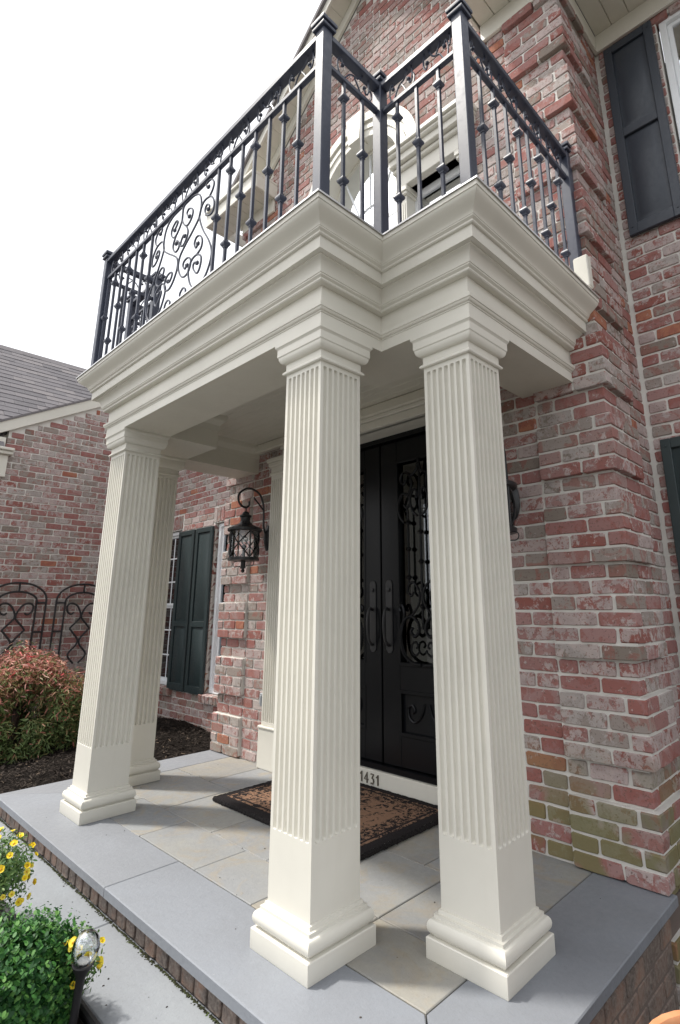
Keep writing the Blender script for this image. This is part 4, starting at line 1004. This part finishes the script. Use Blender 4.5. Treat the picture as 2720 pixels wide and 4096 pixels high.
# main slope of the wing roof with its shingles
A0 = Vector((XWG+.12, 0, 3.29)); A1 = Vector((-8.5, 0, 5.60)); sl = (A1-A0); SLN = sl.length; sl.normalize(); nn = Vector((-sl.z, 0, sl.x))*-1
if nn.z < 0: nn = -nn
deck = MB(); Q = [A0-nn*.012, A1-nn*.012, A1-nn*.05, A0-nn*.05]
deck.prism([(p.x,p.z) for p in Q], 1, -2.6, -.02)
B0 = A0+sl*((A0.x-(XWG-.14))/-sl.x); Q = [B0-nn*.012, A1-nn*.012, A1-nn*.05, B0-nn*.05]
deck.prism([(p.x,p.z) for p in Q], 1, -.02, 6.0); roofp = deck.build('roof', M['shingle'], wing)
ridge = MB(); 
b = MB(); b.prism([(A1.x+.10,A1.z-.10),(A1.x,A1.z+.015),(A1.x-.12,A1.z-.10),(A1.x,A1.z-.02)], 1, -2.6, 6.0); b.build('ridge_cap', M['shingle'], roofp)
MB().prism([(A1.x,A1.z-.02),(A1.x,A1.z-.07),(A1.x-2.3,A1.z-2.4),(A1.x-2.3,A1.z-2.35)], 1, -2.6, 6.0).build('back_slope', M['shingle'], roofp)
SHV = np.array([(-.149,-.012,-.005),(.149,-.012,-.005),(.149,-.012,.16),(-.149,-.012,.16),(-.149,-.001,-.005),(.149,-.001,-.005),(.149,-.009,.16),(-.149,-.009,.16)])
SHF = [(3,2,1,0)[::-1],(4,5,6,7)[::-1],(0,1,5,4)[::-1],(1,2,6,5)[::-1],(2,3,7,6)[::-1],(3,0,4,7)[::-1]]
SHG = {'s': [(SHV, SHF)]}; sb_ = MB(); sb_.v = [tuple(x) for x in SHV]; sb_.f = SHF; SHM = sb_.mesh('shingle', M['shingle'])
SL_ = []; rg = random.Random(3); k = 0; d = .0
while d < SLN-.05:
    y = -2.5+(.15 if k % 2 else 0)+rg.uniform(-.05,.05)
    while y < 5.9:
        c = A0+sl*d+nn*(.004+rg.uniform(0,.004)); c.y = y
        if y > -.15 and c.x > XWG-.16: y += .30; continue
        mx_ = Matrix((Vector((0,-1,0)), nn, sl)).transposed().to_4x4(); mx_.translation = c; SL_.append(('s', 0, mx_, 'roof')); y += .30
    d += .138; k += 1
place_pieces(SL_, SHG, lambda a, b_, c: SHM, M['shingle'], 'shingle', lambda k: roofp, wing, 300)

# trellises against the wing wall
def trellis(yc_, label):
    e = empty('iron_trellis', (XWG+.06, yc_, -.1), label, 'trellis', 'arched trellises on the wing wall'); x = XWG+.06; I = M['lamp_iron']; r = .0125
    def bar(pts, name, rr=r): MB().tube([(x, yc_+a, z) for a, z in pts], rr, 6).build(name, I, e)
    ho, hi, zs = .325, .215, 1.37
    bar([(-ho,-.15),(-ho,zs)]+[(ho*math.sin(t), zs+.215*math.cos(t)) for t in np.linspace(-math.pi/2, math.pi/2, 19)][1:-1]+[(ho,zs),(ho,-.15)], 'outer_arch')
    bar([(-hi,-.15),(-hi,zs-.01)]+[(hi*math.sin(t), zs-.01+.115*math.cos(t)) for t in np.linspace(-math.pi/2, math.pi/2, 15)][1:-1]+[(hi,zs-.01),(hi,-.15)], 'inner_arch')
    bar([(0,zs+.105),(0,zs+.215)], 'cross_bar')
    for s in (-1, 1):
        for z in (1.34,.98,.5,-.02): bar([(s*hi,z),(s*ho,z)], 'cross_bar')
        MB().tube([(x, yc_+a, z) for a, z, _ in catmull([(s*q, z, 0) for q, z in [(.095,1.215),(.13,1.195),(.175,1.23),(.185,1.30),(.13,1.335),(.06,1.30),(.015,1.22),(.005,1.17),(.02,1.13),(.115,1.02),(.10,.985),(.03,.90),(.008,.85),(.03,.79),(.11,.68),(.03,.57)]], 4)], .012, 6).build('scroll', I, e)
    bar([(-ho,-.02),(ho,-.02)], 'bottom_bar')
trellis(.402, 'black arched iron trellis on the wing wall, nearest the left picture edge'); trellis(1.172, 'black arched iron trellis on the wing wall, partly behind the left front column')

# ============================================================ planting
def leaf_mass(name, centres, parent, mt, size, aspect, n, shape, upbias=0, droop=0, seed=1, kind='stuff'):
    rg = random.Random(seed); V = []; F = []; R = []
    for i in range(n):
        c, nrm, cv = shape(rg)
        a = Vector((rg.gauss(0,1), rg.gauss(0,1), rg.gauss(0,.6)+droop)); a.normalize(); nv = (Vector(nrm)+Vector((rg.gauss(0,.6), rg.gauss(0,.6), rg.gauss(0,.6)+upbias))).normalized()
        t_ = (a-nv*a.dot(nv)).normalized(); bt = nv.cross(t_); l = size*rg.uniform(.6,1.25); wd = l*aspect; c = Vector(c); k = len(V)
        V += [c, c+t_*l*.28+bt*wd*.85+nv*l*.05, c+t_*l*.70+bt*wd*.85+nv*l*.05, c+t_*l, c+t_*l*.70-bt*wd*.85+nv*l*.05, c+t_*l*.28-bt*wd*.85+nv*l*.05]; F += [(k,k+1,k+2,k+3),(k,k+3,k+4,k+5)]; q = cv if cv is not None else rg.random(); R += [q, q]
    me = bpy.data.meshes.new(name); me.from_pydata([tuple(p) for p in V], [], F); me.materials.append(mt); at = me.attributes.new('rnd','FLOAT','FACE'); at.data.foreach_set('value', R)
    return tag(put(bpy.data.objects.new(name, me), parent), kind=kind)
# laceleaf maple
mc = Vector((-5.02,.22,.33))
mp_ = empty('laceleaf_maple', (mc.x, mc.y, -.1), 'low mounded laceleaf maple with bronze and red leaves in front of the wing', 'shrub')
blobs = []
rg = random.Random(11)
for i in range(46):
    a = rg.uniform(0, 6.28); ph = rg.uniform(-.2,1.45); r = rg.uniform(.7,1.0)
    blobs.append((mc+Vector((math.cos(a)*math.cos(ph)*.62*r, math.sin(a)*math.cos(ph)*.70*r, math.sin(ph)*.50*r)), rg.uniform(.10,.19)))
for i in range(34):
    a = rg.uniform(0, 6.28); r = rg.uniform(.75,1.05); blobs.append((mc+Vector((math.cos(a)*.62*r, math.sin(a)*.72*r, rg.uniform(-.36,-.05))), rg.uniform(.10,.17)))
def mshape(rg):
    b_, r = rg.choice(blobs); d = Vector((rg.gauss(0,1), rg.gauss(0,1), rg.gauss(0,.7))).normalized(); p = b_+d*r*rg.uniform(.35,1.05)+Vector((0,0,-rg.random()**2*.30))
    h_ = (p.z-mc.z+.2)/.7; cv = min(.999, max(0, rg.gauss(.10+.52*max(0,h_), .19)))
    if rg.random() < .03: cv = .995
    return p, d+Vector((0,0,.5)), cv
leaf_mass('foliage', None, mp_, M['maple_leaf'], .062, .11, 40000, mshape, .3, -.7, 3)
b = MB(); b.tube(catmull([(mc.x,mc.y,-.12),(mc.x+.03,mc.y+.02,.1),(mc.x-.05,mc.y+.05,.32)], 4), .035, 7); b.build('trunk', M['bark'], mp_)
for i in range(9):
    bl = blobs[i*4][0]; MB().tube(catmull([(mc.x-.02,mc.y+.02,.1+.02*i),tuple((mc+bl)/2+Vector((0,0,.10))),tuple(bl)], 4), .012, 5, taper=True).build('branch', M['bark'], mp_)
# boxwood
bc = Vector((-.585,-.835,-.035)); RB = Vector((.19,.18,.19))
bx_ = empty('boxwood_shrub', (bc.x, bc.y, -.15), 'rounded dark green boxwood shrub at the lower left beside the path light', 'shrub')
def bshape(rg):
    d = Vector((rg.gauss(0,1), rg.gauss(0,1), rg.gauss(0,1))).normalized(); r = 1.0-rg.random()**2.2*.35
    wob = 1+.10*math.sin(d.x*9+1)*math.sin(d.y*8+2)+.06*math.sin(d.z*11)
    p = bc+Vector((d.x*RB.x, d.y*RB.y, d.z*RB.z))*r*wob
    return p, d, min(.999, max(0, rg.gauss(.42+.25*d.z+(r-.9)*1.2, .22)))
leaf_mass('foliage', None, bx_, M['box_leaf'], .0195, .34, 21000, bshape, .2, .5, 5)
def sprigs():
    rg = random.Random(8); V = []; F = []; R = []
    for i in range(230):
        d = Vector((rg.gauss(0,.8), rg.gauss(0,.8), abs(rg.gauss(.6,.5)))).normalized(); p0 = bc+Vector((d.x*RB.x, d.y*RB.y, d.z*RB.z))*.95; di = (d*.5+Vector((rg.gauss(0,.15), rg.gauss(0,.15), .8))).normalized(); ln = rg.uniform(.04,.10)
        for k in range(8):
            c = p0+di*ln*k/7; a = k*1.7+rg.random(); o = Vector((math.cos(a), math.sin(a), .7)).normalized(); l = .026*(1.1-k/14); t_ = o; bt = t_.cross(di).normalized(); n = len(V)
            V += [c, c+t_*l*.28+bt*l*.27, c+t_*l*.7+bt*l*.27, c+t_*l, c+t_*l*.7-bt*l*.27, c+t_*l*.28-bt*l*.27]; F += [(n,n+1,n+2,n+3),(n,n+3,n+4,n+5)]; q = min(.999, rg.uniform(.4,1)); R += [q,q]
    mass('new_growth', V, F, R, M['box_leaf'], bx_)
sprigs()
for i in range(7):
    d = Vector((random.gauss(0,.5), random.gauss(0,.5), 1)).normalized(); MB().tube([(bc.x,bc.y,-.15), tuple(bc+Vector((d.x*.12,d.y*.12,.1)))], .010, 5, taper=True).build('stem', M['bark'], bx_)
# yellow trailing flowers
pet = MB(); n = 15; V = [(0,0,-.018)]
for k in range(n): a = 2*math.pi*k/n; V.append((.006*math.cos(a), .006*math.sin(a), -.004))
for k in range(n): a = 2*math.pi*k/n; rr = .0205*(1-.10*(k % 3 == 0)); V.append((rr*math.cos(a), rr*math.sin(a), .003+.0015*math.sin(a*5)))
pet.add(V, [(0,1+(k+1)%n,1+k)[::-1] for k in range(n)]+[(1+k,1+(k+1)%n,1+n+(k+1)%n,1+n+k) for k in range(n)]); PETM = pet.mesh('flower', M['petal'], 180)
thr = MB().lathe([(.0055,-.0035),(.0035,-.001),(.001,0)], (0,0,0), 8).mesh('throat', M['throat'])
def flower_plant(c, r, nfl, nlf, label, seed, flo=None, h=1.0):
    rg = random.Random(seed); c = Vector(c); e = empty('yellow_flower_plant', c-Vector((0,0,r*.8)), label, 'flowers', 'yellow trailing flowers along the walkway')
    def shp(rg):
        d = Vector((rg.gauss(0,1), rg.gauss(0,1), rg.gauss(0,.8))).normalized(); return c+Vector((d.x*r,d.y*r*.75,d.z*r*h))*rg.uniform(.3,1.0), d, None
    leaf_mass('foliage', None, e, M['petunia_leaf'], .021, .20, nlf, shp, .3, .3, seed)
    for i in range(26):
        p, d, _ = shp(rg); MB().tube(catmull([tuple(c-Vector((0,0,r*.6*h))), tuple((c+p)/2+Vector((0,0,.02))), tuple(p)], 3), .0016, 4).build('stem', M['stem'], e)
    for i in range(nfl):
        d = Vector((rg.gauss(.35,.7), rg.gauss(-.1,.7), rg.gauss(.35,.5))).normalized(); p = c+Vector((d.x*r,d.y*r*.78,d.z*r*h))*rg.uniform(.88,1.15)
        q = (d+Vector((.35,-.35,.55))).to_track_quat('Z','Y').to_matrix().to_4x4(); q.translation = p; s = rg.uniform(.5,.85)
        f = inst('flower', PETM, e, q @ Matrix.Diagonal((s,s,s)).to_4x4()); inst('throat', thr, f, q @ Matrix.Diagonal((s,s,s)).to_4x4())
flower_plant((-1.36,-.715,.085), .165, 34, 2600, 'bushy yellow trailing flowers at the left picture edge behind the boxwood', 21, h=1.1)
flower_plant((-.505,-.672,.035), .10, 14, 1000, 'small yellow flowers between the boxwood and the walkway, by the path light', 22, h=1.1)
flower_plant((-4.75,.70,.24), .12, 6, 700, 'small yellow flowering sprig in the mulch bed beside the maple', 23)
# solar path light
pl = empty('path_light', (-.44,-.70,-.14), 'black solar path light with crackled glass egg globe beside the boxwood', 'path light')
base = Vector((-.43,-.70,-.14)); top = Vector((-.395,-.70,.060)); ax = (top-base).normalized(); rot = ax.to_track_quat('Z','Y').to_matrix()
MB().lathe([(.004,-.06),(.013,0),(.0135,.12),(.015,.175),(.020,.190),(.030,.208),(.036,.222),(.034,.226),(.01,.222)], base, 20, rot).build('stake', M['black_plastic'], pl)
gp = base+ax*.224
gb = MB(); prof = [(.004,0)]+[(.044*math.sin(a)**.9, .002+.047*(1-math.cos(a))*(1.12 if a > 1.57 else 1)) for a in np.linspace(.62, math.pi-.05, 16)]
gb.lathe([(r, z-.010) for r, z in prof[1:]], gp, 26, rot)
cg = glass('crackled_glass', .22, (.97,.98,.97)); tn = cg.node_tree; vo = tn.nodes.new('ShaderNodeTexVoronoi'); vo.feature = 'DISTANCE_TO_EDGE'; vo.inputs['Scale'].default_value = 110
ge = tn.nodes.new('ShaderNodeNewGeometry'); bp = tn.nodes.new('ShaderNodeBump'); bp.inputs['Strength'].default_value = .8; bp.inputs['Distance'].default_value = .004
tn.links.new(ge.outputs['Position'], vo.inputs['Vector']); tn.links.new(vo.outputs['Distance'], bp.inputs['Height'])
for nd in tn.nodes:
    if nd.bl_idname in ('ShaderNodeBsdfGlossy','ShaderNodeFresnel'): tn.links.new(bp.outputs['Normal'], nd.inputs['Normal'])
gb.build('globe', cg, pl, ang=60)
MB().lathe([(.002,.0),(.020,.002),(.020,.006),(.002,.008)], gp, 16, rot).build('solar_cell', M['metal'], pl)
# terracotta pot at the lower right corner
pt = empty('terracotta_pot', (1.42,.05,-.46), 'orange terracotta pot rim just showing in the lower right corner', 'pot')
MB().lathe([(.10,-.612),(.13,-.605),(.185,-.06),(.19,.0),(.205,.005),(.210,.012),(.210,.060),(.204,.068),(.186,.068),(.180,.06),(.175,.0),(.02,-.01)], (1.42,.05,.160), 32).build('pot_body', M['terracotta'], pt)
MB().lathe([(.173,.02),(.02,.024)], (1.42,.05,.160), 20).build('potting_soil', M['mulch'], pt)
